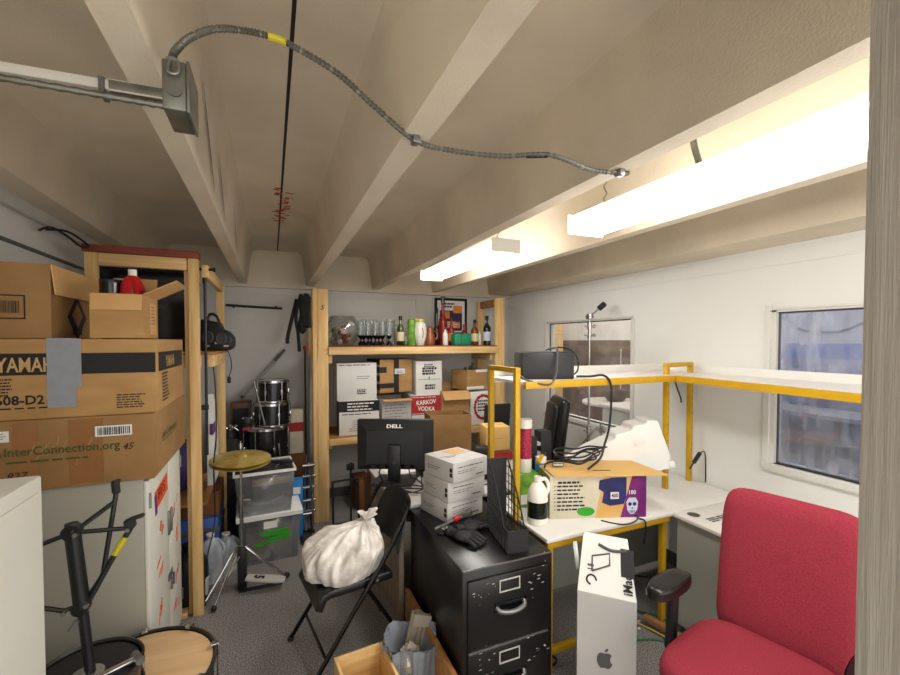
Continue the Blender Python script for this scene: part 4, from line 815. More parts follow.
t = T('glass_ball', 'shiny blue ball ornament on the desk edge', 'ball', (1.0, 2.66, .7405)); B().sph((0, 0, .03), (.038, .038, .03), 'bright_blue').out('ball', t); B().cyl((0, 0, .0585), (0, 0, .066), .010, 'pale_grey').out('cap', t)
carton('cardboard_box', 'plain brown open topped carton standing behind the monitor', 'box', (1.37, 3.30, .7405), (.35, .24, .40), rz=-8, m='card_dark', openup=True)
t = T('desk_speaker', 'small black loudspeaker beside the stack of white boxes', 'speaker', (1.42, 2.76, .7405), -20); B().box((-.05, -.05, 0), (.05, .06, .235), 'black_plastic', .015).out('body', t); B().box((-.042, -.0525, .03), (.042, -.0505, .20), 'black_soft').out('grille', t); b = B(); b.at((0, -.053, .15), rx=90); b.lathe([(.03, 0), (.032, .002), (.02, .003)], 'dark_grey'); b.out('cone', t)
tag(B().tube([(1.45, 2.70, .745), (1.40, 2.62, .745), (1.30, 2.60, .745), (1.25, 2.66, .745), (1.28, 2.74, .745)], .004, 'black_plastic', n=6).out('speaker_cable'), 'thin black cable looped on the desk beside the small loudspeaker', 'cable')
t = carton('cardboard_box', 'tan box standing behind the yellow upright over a maroon book stack', 'box', (1.78, 3.22, .8205), (.21, .20, .20), rz=-10, m='tan_lid'); b = B(); lines(b, 'card', 'front', (-.08, -.101, .1), .16, 1, .004, .02); b.out('crease', t)
t = T('book', 'maroon bound book under the tan box', 'book', (1.78, 3.22, .7405), -14); B().box((-.13, -.11, 0), (.13, .11, .075), 'card_brown', .003).out('cover', t); B().box((-.131, -.1105, .012), (.131, -.1, .063), 'ink_red').out('spine', t)
# cupboard-ish things on the floor under the lower pine shelf
t = T('hand_truck', 'black hand truck frame standing under the pine shelving', 'hand truck', (.62, 4.05, 0))
for x in (-.10, .14): B().cyl((x, 0, 0.03), (x, .04, .42), .010, 'black_plastic', n=8).out('upright', t)
B().cyl((-.10, .02, .42), (.14, .04, .42), .010, 'black_plastic', n=8).out('crossbar', t); B().box((-.1, -.06, .0), (.14, .03, .02), 'black_plastic').out('toe_plate', t)
t = T('quick_clamp', 'small black bar clamp standing up behind the bag on the chair', 'clamp', (.67, 3.96, .0)); B().cyl((0, 0, 0.01), (0, 0, .62), .010, 'black_plastic', n=8).out('bar', t); B().box((-.04, -.012, .55), (.03, .012, .61), 'black_plastic', .005).out('jaw', t); B().box((-.01, -.012, .42), (.05, .012, .47), 'black_plastic', .005).out('grip', t); B().box((-.05, -.05, 0), (.05, .05, .01), 'black_plastic').out('foot', t)
carton('cardboard_box', 'low brown carton on the floor under the pine shelving', 'box', (1.05, 4.5, 0), (.5, .35, .30), m='card_brown')
# ------------------------------------------------------------------ black file cabinet and what stands on it
t = T('file_cabinet', 'scuffed black two drawer metal file cabinet', 'filing cabinet', (1.014, 1.69, 0))
B().box((-.240, 0, 0), (.243, .76, .72), 'black_paint', .004).out('body', t)
for z0, z1 in ((.355, .672), (.03, .338)):
    d = B().box((-.218, -.014, z0), (.218, -.0005, z1), 'black_paint', .004).out('drawer', t); zc = z1 - .045
    b = B()
    for a, c in (((-.06, zc - .035), (.05, zc - .03)), ((-.06, zc + .018), (.05, zc + .023)), ((-.06, zc - .03), (-.055, zc + .018)), ((.045, zc - .03), (.05, zc + .018))): b.box((a[0], -.018, a[1]), (c[0], -.014, c[1]), 'pale_grey')
    b.out('label_holder', d, 'steel label frame', flat=True)
    B().tube([(-.075, -.014, zc - .10), (-.06, -.034, zc - .112), (0, -.044, zc - .118), (.06, -.034, zc - .112), (.075, -.014, zc - .10)], .011, 'steel', n=8).box((-.085, -.0165, zc - .125), (.085, -.0145, zc - .08), 'black_gloss').out('handle', d, 'steel cup handle')
    b = B(); rr = random.Random(int(z0 * 1000))
    for k in range(22):
        x = rr.choice((rr.uniform(-.2, -.08), rr.uniform(.08, .21))); z = zc + rr.gauss(-.02, .035); l = rr.uniform(.003, .016)
        b.quad([(x, -.0146, z), (x + l, -.0146, z + rr.uniform(-.004, .006)), (x + l, -.0146, z + .004), (x, -.0146, z + .003)], 'pale_grey')
    b.out('paint_chips', d, flat=True)
B().box((-.214, -.0142, .3405), (.21, -.0005, .352), 'steel').out('divider', t)
B().box((-.237, -.004, .716), (.237, .0, .7225), 'steel').out('top_edge', t)
for k, lb in enumerate(('bottom white printer box of the stack on the file cabinet', 'middle white printer box of the stack on the file cabinet', 'topmost white printer box with torn lid corner on the file cabinet')):
    c = carton('small_box', lb, 'box', (.995 + .010 * k, 2.335 - .01 * k, .7215 + .1155 * k), (.265, .27, .114), rz=15 + (0, -3, 2)[k], m='grey_card', group='white boxes stacked on the file cabinet')
    b = B(); lines(b, 'ink_grey', 'front', (-.10, -.1355, .08), .2, 1, .005, .014, k); lines(b, 'ink_grey', 'front', (-.10, -.1355, .06), .16, 2, .003, .012, k + 4); lines(b, 'ink', 'front', (.04, -.1355, .02), .07, 1, .006, .014, k + 9); b.out('lettering', c)
    b = B(); patch(b, 'ink', 'left', (-.133, -.115, .07), .022, .022); patch(b, 'ink', 'left', (-.133, -.115, .042), .022, .022); lines(b, 'ink_grey', 'left', (-.133, .10, .06), .12, 2, .004, .014, k); b.out('printed_mark', c)
    if k == 2: b = B(); b.box((-.02, .02, .1146), (.10, .11, .1156), 'card_light'); b.out('torn_patch', c); b = B(); lines(b, 'ink_grey', 'top', (-.09, -.02, .1148), .08, 2, .004, .012, 2); b.out('lid_print', c)
t = T('magazine_holder', 'black wire mesh magazine holder on the file cabinet', 'magazine holder', (1.115, 1.885, .7215), -9); t.scale = (1.1, 1, .95)
B().box((-.05, -.15, 0), (.05, .15, .006), 'black_soft').out('base', t); B().box((-.05, -.15, .006), (.05, -.144, .115), 'black_soft').out('front_plate', t); B().box((-.05, .144, .006), (.05, .15, .405), 'black_soft').out('back_plate', t)
def hgt(y): return .115 + (.405 - .115) * max(0, min(1, (y + .10) / .22)) ** 0.85
for x in (-.048, .048):
    b = B(); pts = [(x, -.147, .115), (x, -.10, .115)] + [(x, y, hgt(y)) for y in (-.06, -.02, .02, .06, .10, .12)] + [(x, .147, .405)]
    b.tube(pts, .0042, 'black_soft', n=6, sm=0)
    for i in range(1, 7): y = -.147 + .294 * i / 7; b.tube([(x, y, .005), (x, y, hgt(y))], .0022, 'black_soft', n=6, sm=0)
    z = .045
    while z < .40:
        y0 = -.147 if z < .115 else -.10 + .22 * ((z - .115) / .29) ** (1 / .85); b.tube([(x, y0, z), (x, .147, z)], .0022, 'black_soft', n=6, sm=0); z += .045
    b.out('wire_side', t)
def glove(lb, x, y, rz, z=.7215):
    t = T('work_glove', lb, 'glove', (x, y, z), rz, 'work gloves on the file cabinet'); nn = lambda d: 1 + .12 * noise.noise(d * 3 + Vector((x * 9, 0, 0)))
    B().sph((0, 0, .022), (.055, .05, .022), 'black_soft', fn=nn).out('palm', t); B().tube([(-.045, 0, .022), (-.075, .005, .022), (-.10, .0, .024)], lambda f: .02 + .008 * f, 'black_soft', n=10).out('cuff', t)
    for k in range(4):
        yy = -.036 + .024 * k; B().tube([(.035, yy, .02), (.065, yy * 1.15, .026), (.088 + .008 * (k in (1, 2)), yy * 1.2, .018), (.105 + .01 * (k in (1, 2)), yy * 1.2, .011)], .0105, 'black_soft', n=8).out('finger', t)
    B().tube([(-.01, .04, .018), (.02, .068, .02), (.05, .075, .012)], .011, 'black_soft', n=8).out('thumb', t)
glove('crumpled black work glove nearest the file cabinet front corner', .905, 1.96, -60); glove('black work glove lying flat beside the wire magazine holder', .985, 2.05, 10, .722)
t = T('screwdriver', 'long black screwdriver with a red collar leaning on the white boxes', 'screwdriver', (.90, 2.135, .722), 14)
B().cyl((-.10, 0, .012), (.03, 0, .030), .008, 'steel', n=8).out('shaft', t); B().cyl((.03, 0, .030), (.06, 0, .035), .016, 'red_plastic', n=12).out('collar', t); B().cyl((.06, 0, .035), (.15, 0, .048), .018, 'clear_glass', n=12).out('handle', t)
t = T('hand_tool', 'black hand tool with a chrome clip lying under the screwdriver', 'tool', (.92, 2.10, .7215), 18); B().box((-.12, -.015, 0), (.13, .018, .012), 'black_plastic', .004).out('body', t); B().box((-.09, -.017, .0125), (-.055, .015, .03), 'chrome', .004).out('clip', t); B().box((.08, -.013, .0125), (.12, .013, .022), 'steel', .003).out('tip', t)
tag(B().box((.728, 1.45, 0), (.752, 2.42, .262), 'ply', .003).out('pine_plank'), 'brown timber plank standing on edge along the side of the file cabinet', 'plank')
# ------------------------------------------------------------------ yellow framed corner desk
t = T('corner_desk', 'white topped desk with yellow steel frame under the shelf hutch', 'desk', (0, 0, 0))
B().box((1.30, 1.79, .702), (2.86, 2.42, .724), 'laminate', .004).out('worktop', t)
B().box((1.31, 1.797, .668), (2.19, 1.825, .7015), 'yellow_steel', .002).out('front_rail', t); B().box((1.31, 1.826, .60), (1.335, 2.40, .7015), 'desk_brown', .002).out('side_apron', t); B().box((1.31, 2.385, .66), (2.85, 2.41, .7015), 'yellow_steel', .002).out('back_rail', t)
for x, y in ((1.31, 1.797), (2.17, 1.83), (1.31, 2.37), (2.80, 2.37)): B().box((x, y, 0), (x + .032, y + .032, .667 if y < 1.8 or y > 2.3 and x < 2 else .7015 if y < 2 else .659), 'yellow_steel', .002).out('leg', t)
B().box((1.343, 1.80, .10), (1.80, 1.826, .135), 'yellow_steel', .002).out('foot_rail', t); B().box((1.315, 1.83, .10), (1.338, 2.369, .135), 'yellow_steel', .002).out('foot_rail', t)
B().box((1.345, 2.35, .05), (2.79, 2.362, .55), 'grey_panel').out('modesty_panel', t)
t = T('side_desk', 'white desk return with printed sheets running along the window wall', 'desk', (0, 0, 0))
B().box((2.20, .55, .700), (2.86, 1.787, .722), 'laminate', .004).out('worktop', t); B().box((2.225, .58, .06), (2.245, 1.775, .6995), 'grey_panel').out('front_panel', t); B().box((2.246, .58, .0), (2.85, .61, .6995), 'grey_panel').out('end_panel', t)
b = B(); b.at((0, 0, .7225)); 
for k, (x, y, l, w) in enumerate(((2.29, 1.72, .07, .035), (2.34, 1.64, .09, .05), (2.46, 1.64, .16, .03), (2.36, 1.56, .1, .04), (2.50, 1.54, .12, .02))):
    b.lathe([(l * .5, 0), (l * .5, .0006)], 'ink_grey' if k == 0 else 'ink', c=(x, y, 0), n=14, capt=True) if k == 0 else lines(b, 'ink', 'top', (x - l / 2, y, .7228), l, 3, .010, .018, k)
b.out('lettering', t)
t = T('desk_hutch', 'white shelf on yellow steel uprights standing on the corner desk', 'shelf', (0, 0, .7245))
def ufr(a, c, h=.872):
    d = (Vector(c) - Vector(a)); rz = math.degrees(math.atan2(d.y, d.x)); l = d.length
    for x in (0, l - .03):
        b = B(); b.at((a[0], a[1], 0), rz=rz); b.box((x, -.016, 0), (x + .03, .016, h - .0305), 'yellow_steel', .002); q = b.out('upright', t)
        b = B(); b.at((a[0], a[1], 0), rz=rz)
        for k in range(14): b.cyl((x + .015, -.0166, .06 + .055 * k), (x + .015, -.0160, .06 + .055 * k), .004, 'ink', n=6)
        b.out('slot_holes', q)
    b = B(); b.at((a[0], a[1], 0), rz=rz); b.box((0, -.016, h - .03), (l, .016, h), 'yellow_steel', .002); b.out('top_bar', t)
ufr((1.285, 2.05), (1.285, 2.385)); ufr((2.50, 2.105), (2.83, 2.16))
ZS = .776
B().box((1.305, 2.03, ZS), (2.87, 2.41, ZS + .018), 'laminate', .003).out('shelf_board', t); B().box((1.305, 2.002, ZS - .022), (2.50, 2.029, ZS + .018), 'yellow_steel', .002).out('shelf_lip', t)
b = B(); b.prism([(2.505, 2.02), (2.86, 2.02), (2.86, .80), (2.36, .80)], ZS, ZS + .018, 'laminate'); b.out('shelf_board', t)
b = B(); b.prism([(2.475, 2.0), (2.502, 2.0), (2.357, .80), (2.33, .80)], ZS - .022, ZS + .018, 'yellow_steel'); b.out('shelf_lip', t)
B().box((1.33, 2.411, ZS - .02), (2.87, 2.425, ZS + .07), 'laminate').out('upstand', t); B().box((2.862, .80, ZS - .02), (2.875, 2.40, ZS + .07), 'laminate').out('upstand', t)
B().box((2.40, .82, 0), (2.43, .85, ZS - .001), 'yellow_steel').out('upright', t)
t = T('amplifier', 'black box amplifier with trailing cords on the hutch shelf', 'amplifier', (1.555, 2.19, .7245 + ZS + .019), -20); t.scale = (.86, .85, .98)
B().box((-.185, -.12, 0), (.185, .12, .165), 'black_plastic', .008).out('body', t); B().box((-.1875, -.11, .01), (-.1855, .11, .155), 'dark_grey', .004).out('side_vent', t)
for x in (-.15, .155): B().cyl((x, -.1215, .14), (x, -.1205, .14), .006, 'ink', n=10).out('screw', t)
B().box((-.17, -.1, -.0005), (-.14, .1, .0), 'black_soft').out('foot', t)
def cable(lb, pts, r=.006, m='black_plastic'): return tag(B().tube(pts, r, m, n=8, sm=6).out('cable'), lb, 'cable')
ZH = .7245 + ZS + .018
cable('grey cord draped over the front of the black amplifier and along the yellow lip', [(1.33, 2.14, ZH + .05), (1.33, 2.05, ZH + .012), (1.40, 2.0, ZH - .012), (1.47, 2.0, ZH - .015), (1.52, 2.02, ZH + .03), (1.545, 2.04, ZH + .10), (1.56, 2.06, ZH + .18), (1.57, 2.10, ZH + .19), (1.60, 2.2, ZH + .178)], .006, 'ink_grey')
cable('black cord looping up behind the black amplifier', [(1.65, 2.30, ZH + .17), (1.70, 2.24, ZH + .19), (1.76, 2.18, ZH + .17), (1.785, 2.15, ZH + .11), (1.77, 2.13, ZH + .05), (1.75, 2.14, ZH + .02)], .005)
cable('black cord hanging from the hutch shelf down to the cable coil', [(1.735, 2.10, ZH + .012), (1.80, 2.05, ZH + .014), (1.87, 2.015, ZH + .02), (1.90, 1.985, ZH - .03), (1.905, 1.985, ZH - .16), (1.89, 1.985, ZH - .30), (1.85, 1.98, ZH - .40), (1.80, 1.96, ZH - .47), (1.70, 1.95, ZH - .52)], .007)
t = T('power_adapter', 'small black power adapter hanging off the yellow upright', 'adapter', (2.74, 2.04, .93)); B().cyl((-.03, 0, -.03), (.03, 0, .03), .014, 'black_plastic', n=10).out('body', t); B().tube([(.03, 0, .03), (.10, .02, .03), (.13, .03, -.03), (.135, .03, -.2)], .004, 'black_plastic', n=6).out('cord', t); B().tube([(-.03, 0, -.03), (-.07, 0, -.07)], .006, 'black_plastic', n=6).out('plug', t)
cable('short black lead dangling under the hutch corner', [(2.52, 2.04, 1.47), (2.53, 2.03, 1.42), (2.56, 2.03, 1.36), (2.565, 2.03, 1.33)], .005)
# fog machine carton
c = carton('cardboard_box', 'colourful fog machine carton with tan lid flaps on the corner desk', 'box', (1.777, 2.022, .7245), (.575, .26, .245), rz=-19, m='fog_cream')
b = B(); b.quad([(-.02, -.1312, .0), (.285, -.1312, 0), (.285, -.1312, .245), (.03, -.1312, .245)], 'fog_orange'); b.quad([(.13, -.1316, 0), (.285, -.1316, 0), (.285, -.1316, .245), (.20, -.1316, .245), (.16, -.1316, .10)], 'fog_purple'); b.out('printed_panel', c, flat=True)
b = B(); b.X = frame('front', (0, -.132, 0)); b.prism([(.005, .22), (.0, .17), (.03, .15), (.02, .09), (.07, .07), (.15, .08), (.165, .12), (.165, .235), (.08, .235)], 0, .001, 'fog_blue'); b.box((.07, .11, .001), (.12, .15, .0015), 'paper'); b.out('printed_machine', c, flat=True)
b = B(); b.X = frame('front', (.20, -.1325, .0))
b.prism([(-.035, .09), (-.03, .045), (-.012, .02), (.012, .02), (.03, .045), (.035, .09), (.02, .115), (-.02, .115)], 0, .001, 'label_blue')
for x in (-.014, .014): b.cyl((x, .078, .001), (x, .078, .0018), .011, 'fog_blue', n=12)
b.prism([(0, .062), (-.006, .05), (.006, .05)], .001, .0018, 'fog_blue')
for x in (-.012, -.004, .004, .012): b.box((x - .002, .026, .001), (x + .002, .042, .0018), 'fog_blue')
b.out('printed_skull', c, flat=True)
txt(c, '400', 'fog_blue', (.075, -.1337, .118), 'front', h=.024, w=.04, bold=.02, name='printed_number'); txt(c, '100', 'paper', (.18, -.134, .135), 'front', h=.025, w=.04, bold=.02, name='printed_number')
b = B(); lines(b, 'ink', 'front', (-.24, -.1315, .205), .17, 1, .012, .02, 3); lines(b, 'ink', 'front', (-.245, -.1315, .185), .18, 7, .009, .0225, 11)
for k in range(7): b.cb((-.258, -.1316, .189 - .0225 * k), (.006, .001, .006), 'ink')
b.out('printed_list', c); b = B(); b.X = frame('front', (-.075, -.1318, .04)) @ Matrix.Diagonal((.052, .026, 1, 1)); b.cyl((0, 0, 0), (0, 0, .001), 1, 'green_tape', n=24); b.out('printed_oval', c, flat=True)
b = B().box((-.2886, -.125, .0), (-.2877, .125, .243), 'fog_art'); b.out('printed_side', c, flat=True)
b = B(); b.at((.045, -.0, .2475), rx=-1); b.prism([(-.315, -.15), (.355, -.165), (.29, .17), (-.33, .20)], 0, .004, 'tan_lid'); b.box((-.05, -.06, .0041), (.06, -.048, .0048), 'ink'); b.out('lid_flap', c, flat=True)
b = B(); b.box((-.285, .02, .2452), (.0, .125, .2464), 'tan_lid'); b.out('lid_flap', c, flat=True)
t = T('cable_coil', 'coil of black cable with a pale plug lying on the tan carton flap', 'cable', (1.72, 2.13, .977), -20)
for k in range(4): B().tube([((.13 + .012 * k) * cos(a) + .03 + .01 * k, (.07 + .006 * k) * sin(a), .02 + .018 * k + .012 * sin(a * 2 + k) + .03 * (cos(a) > .5)) for a in [2 * pi * i / 12 for i in range(12)]], .0055, 'black_plastic', n=6, closed=True).out('loop', t)
B().tube([(-.10, -.02, .03), (-.17, -.05, .02), (-.19, -.09, .012)], .006, 'black_plastic', n=6).cb((-.10, -.06, .018), (.07, .022, .02), 'pale_grey', .004).out('plug', t)
t = T('hand_tool', 'yellow and black tool lying by the cable coil', 'tool', (1.545, 2.20, .99), 35); B().cyl((-.05, 0, .01), (.03, 0, .035), .012, 'yellow_steel', n=10).out('barrel', t); B().cyl((.03, 0, .035), (.07, 0, .048), .013, 'black_plastic', n=10).out('cap', t)
t = T('plastic_tote', 'translucent white plastic tote tipped up behind the fog machine carton', 'tote', (2.07, 2.19, .845), -24, tilt=(0, -14)); t.scale = (.95, 1, .9)
b = B(); prof = [(-.44, .02), (-.42, .0), (.40, .0), (.43, .07), (.40, .34), (.33, .36), (.31, .335), (.23, .345), (.21, .315), (.10, .31), (.08, .28), (-.10, .24), (-.40, .12)]
b.at(rx=90); b.prism(prof, -.095, .095, 'tote_white'); b.out('body', t, bev=.012)
b = B(); b.box((.40, -.10, -.015), (.44, .10, .03), 'tote_white', .006); b.box((-.44, -.10, -.015), (.40, .10, .006), 'tote_white', .005); b.out('rim', t); B().box((.20, -.0975, .20), (.28, -.0955, .25), 'paper', .001).out('paper_label', t)
t = T('fluid_jug', 'white jug with a dark label and moulded handle in front of the fog machine carton', 'jug', (1.375, 1.985, .7245), -12)
B().lathe([(.052, 0), (.058, .008), (.058, .14), (.052, .19), (.03, .225), (.022, .232)], 'ceramic', n=20, capt=True).out('body', t); B().tube([(.048, 0, .15), (.066, 0, .20), (.045, 0, .245), (.01, 0, .24)], .011, 'ceramic').out('handle', t); B().cyl((0, 0, .2325), (0, 0, .262), .022, 'ceramic').out('cap', t)
b = B(); b.at((-.0, -.0, 0)); b.lathe([(.0588, .04), (.0588, .13)], 'bottle_dark', n=20, capb=False); o = b.out('paper_label', t)
t = T('small_box', 'small green printed box under the pink glitter canister', 'box', (1.46, 2.25, .7245), -10); B().box((-.07, -.06, 0), (.07, .06, .205), 'lime', .003).out('body', t); B().box((-.05, -.0612, .02), (.05, -.0602, .08), 'paper').out('printed_panel', t)
t = T('glitter_canister', 'clear canister of pink red glitter with white lid and base', 'canister', (1.462, 2.25, .93)); B().lathe([(.040, 0), (.042, .004), (.042, .085)], 'ceramic', capt=True).out('base', t); B().lathe([(.040, .0855), (.040, .275)], 'glitter', capb=False, capt=True).out('contents', t); B().lathe([(.044, .276), (.044, .325), (.041, .33)], 'ceramic', capt=True).out('lid', t)
t = T('wipes_tub', 'blue and green wipes tub beside the glitter canister', 'canister', (1.565, 2.225, .7245)); t.scale = (.8, .8, .85); B().lathe([(.045, 0), (.047, .01), (.047, .15)], 'teal_box', capt=True).out('lower_body', t); B().lathe([(.0472, .1505), (.047, .30), (.04, .305)], 'bright_blue', capt=True).out('upper_body', t); B().lathe([(.043, .3055), (.043, .345), (.03, .35)], 'ceramic', capt=True).out('lid', t)
t = T('desk_sorter', 'black slotted desk organiser behind the glitter canister', 'organiser', (1.615, 2.35, .7245), -8); t.scale = (.85, .9, 1)
for x0, x1, h in ((-.10, -.02, .395), (.01, .10, .43)): B().box((x0, -.055, 0), (x1, .055, h), 'black_soft', .004).out('pocket', t)
for k in range(5): B().box((-.0195, -.05, .10 + .06 * k), (.0095, .05, .12 + .06 * k), 'pale_grey').out('slot', t)
cable('black lead trailing over the front edge of the corner desk', [(1.72, 1.86, .728), (1.76, 1.80, .728), (1.82, 1.775, .722), (1.90, 1.78, .727), (1.98, 1.84, .728)], .004)
cable('black cord dropping under the corner desk front', [(1.93, 1.80, .728), (1.96, 1.775, .72), (1.97, 1.775, .66), (1.965, 1.785, .58)], .005)
# cymbal stand, back chair
t = T('boom_cymbal_stand', 'tall chrome boom cymbal stand in front of the far window', 'cymbal stand', (2.62, 3.0, 0))
B().cyl((0, 0, .25), (0, 0, .95), .014, 'chrome', n=12).out('lower_tube', t); B().cyl((0, 0, .95), (0, 0, 1.93), .010, 'chrome', n=12).out('upper_tube', t)
for z, r in ((.95, .022), (1.42, .020), (1.62, .0), (1.88, .022), (1.80, .018)):
    if r: B().cyl((0, 0, z - .03), (0, 0, z + .03), r, 'chrome', n=12).cyl((-.05, 0, z), (.05, 0, z), .009, 'chrome', n=8).sph((.055, 0, z), .015, 'chrome', 8, 6).out('clamp', t)
B().cyl((0, 0, 1.95), (0, 0, 1.99), .024, 'chrome', n=12).cyl((-.03, 0, 1.96), (.03, 0, 1.97), .02, 'steel', n=10).out('tilter', t); B().cyl((-.02, 0, 1.95), (.12, -.02, 2.06), .007, 'chrome', n=10).out('boom_arm', t); B().cyl((.095, -.015, 2.04), (.145, -.025, 2.082), .026, 'black_soft', n=12).out('counterweight', t)
for a in (200, 320, 80): q = B().tube([(0, 0, .62), (.10 * cos(R(a)), .10 * sin(R(a)), .50), (.24 * cos(R(a)), .24 * sin(R(a)), .03)], .010, 'chrome', n=8, sm=2).out('leg', t); B().sph((.245 * cos(R(a)), .245 * sin(R(a)), .025), .024, 'black_soft').out('rubber_foot', q); B().tube([(0, 0, .32), (.16 * cos(R(a)), .16 * sin(R(a)), .3)], .006, 'chrome', n=6, sm=0).out('brace', t)
t = T('cymbal_stand', 'second chrome stand folded with its legs up behind the tote', 'cymbal stand', (2.56, 2.78, 0))
for k, a in enumerate((20, 140, 260)): B().tube([(.03 * cos(R(a)), .03 * sin(R(a)), 1.02), (.22 * cos(R(a)), .22 * sin(R(a)), .70), (.25 * cos(R(a)), .25 * sin(R(a)), .02)], .009, 'chrome', n=8, sm=3).out('leg', t)
B().cyl((0, 0, .30), (0, 0, 1.05), .012, 'chrome', n=10).out('tube', t); B().cyl((0, 0, .72), (0, 0, .78), .024, 'chrome', n=10).out('collar', t)
t = T('executive_chair', 'black high backed leather chair behind the corner desk', 'chair', (2.22, 3.28, 0), -112); t.scale = (.9, .9, 1)
b = B(); b.at((0, .22, .78), rx=-8); b.box((-.23, -.05, -.28), (.23, .05, .46), 'black_vinyl', .05, 4); b.out('backrest', t); b = B(); b.at((0, .17, .78), rx=-8); b.box((-.18, -.05, -.2), (.18, .02, .40), 'black_vinyl', .035, 4); b.out('back_cushion', t)
B().box((-.25, -.24, .42), (.25, .22, .52), 'black_vinyl', .045, 4).out('seat', t); B().cyl((0, 0, .10), (0, 0, .419), .03, 'black_plastic').out('gas_post', t)
for s in (-1, 1): B().tube([(s * .26, .15, .47), (s * .29, .12, .66), (s * .29, -.12, .67), (s * .27, -.15, .48)], .02, 'black_plastic').out('armrest', t)
for k in range(5):
    a = 2 * pi * k / 5; q = B().tube([(0, 0, .11), (.15 * cos(a), .15 * sin(a), .10), (.29 * cos(a), .29 * sin(a), .07)], .018, 'black_plastic').out('leg', t); B().cyl((.29 * cos(a) - .02, .29 * sin(a), .03), (.29 * cos(a) + .02, .29 * sin(a), .03), .03, 'black_plastic').out('caster', q)
t = T('black_chair', 'dark mesh chair half hidden behind the yellow upright', 'chair', (2.12, 3.95, 0), 180); t.scale = (.75, .75, .95)
b = B(); b.at((0, .2, .85), rx=-8); b.box((-.2, -.02, -.25), (.2, .02, .32), 'black_soft', .02); b.out('backrest', t); B().box((-.22, -.22, .44), (.22, .22, .5), 'black_soft', .02).out('seat', t); B().box((-.03, .17, .48), (.03, .2, .66), 'black_plastic').out('back_post', t); B().cyl((0, 0, .03), (0, 0, .439), .03, 'black_plastic').out('gas_post', t); B().lathe([(.24, 0), (.22, .02), (.03, .05)], 'black_plastic', capt=True).out('base', t)

# ------------------------------------------------------------------ computer carton below the desk
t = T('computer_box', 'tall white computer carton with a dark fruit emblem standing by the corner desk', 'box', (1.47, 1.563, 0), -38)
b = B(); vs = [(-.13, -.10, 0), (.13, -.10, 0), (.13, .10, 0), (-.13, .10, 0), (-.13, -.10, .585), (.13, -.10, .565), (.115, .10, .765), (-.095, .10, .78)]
V_ = [b.v(p) for p in vs]; k = b.mi('grey_card')  # white carton: sides coloured grey for the shade on them, top stays white
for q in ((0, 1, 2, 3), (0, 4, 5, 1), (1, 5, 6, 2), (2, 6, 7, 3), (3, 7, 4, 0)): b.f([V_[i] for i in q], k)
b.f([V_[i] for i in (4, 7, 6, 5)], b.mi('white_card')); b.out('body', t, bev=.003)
TOP = None
p4, p5, p7 = Vector(vs[4]), Vector(vs[5]), Vector(vs[7]); ux = (p5 - p4).normalized(); nz = ux.cross(p7 - p4).normalized(); uy = nz.cross(ux)
def top(u, v): return p4 + (p5 - p4) * u + (Vector(vs[7]) - p4) * v + nz * .002
txt(t, 'iMac', 'ink', top(.93, .08), (tuple(ux), tuple(uy), tuple(nz)), h=.042, w=.085, spin=90, bold=.02)
b = B(); b.X = frame((tuple(ux), tuple(uy), tuple(nz)), top(.60, .42)); b.box((.03, -.02, 0), (.09, .11, .001), 'ink'); b.tube([(-.10, -.02, .002), (-.10, .05, .002), (-.02, .075, .002), (-.02, .02, .002), (-.10, -.02, .002)], .004, 'ink_grey', n=6, sm=0); b.out('printed_window', t, flat=True)
b = B(); b.X = frame((tuple(ux), tuple(uy), tuple(nz)), top(.12, .10)); b.tube([(.03 + .022 * cos(a), .03 + .022 * sin(a), .001) for a in (0, .9, 1.8, 2.7, 3.6, 4.5)], .004, 'ink', n=6); b.quad([(.01, .075, .001), (.05, .075, .001), (.05, .08, .001), (.01, .08, .001)], 'ink_grey'); b.quad([(.01, .09, .001), (.04, .09, .001), (.04, .10, .001), (.01, .10, .001)], 'ink_grey'); b.tube([(.06, .20, .001), (.12, .18, .001), (.19, .19, .001)], .008, 'ink_grey', n=6); b.out('printed_mark', t, flat=True)
b = B(); b.at((-.122, .05, .64), ry=-8); b.box((-.012, -.03, -.02), (.008, .04, .09), 'white_card', .004); b.out('side_flap', t)
# emblem: a bitten apple
L_, R_ = [], []
out = [(0, .036), (.012, .042), (.026, .041), (.036, .033), (.030, .022), (.027, .008), (.031, -.006), (.040, -.014), (.033, -.030), (.022, -.042), (.012, -.043), (0, -.039), (-.012, -.043), (-.022, -.042), (-.033, -.028), (-.040, -.006), (-.039, .016), (-.031, .033), (-.018, .041), (-.008, .040)]
b = B(); b.X = frame('front', (-.006, -.1022, .275)) @ Matrix.Scale(.85, 4); b.prism(out, 0, .0008, 'ink_grey'); b.prism([(.0, .046), (.002, .058), (.012, .068), (.018, .069), (.017, .058), (.009, .048)], 0, .0008, 'ink_grey'); b.out('printed_emblem', t, flat=True)
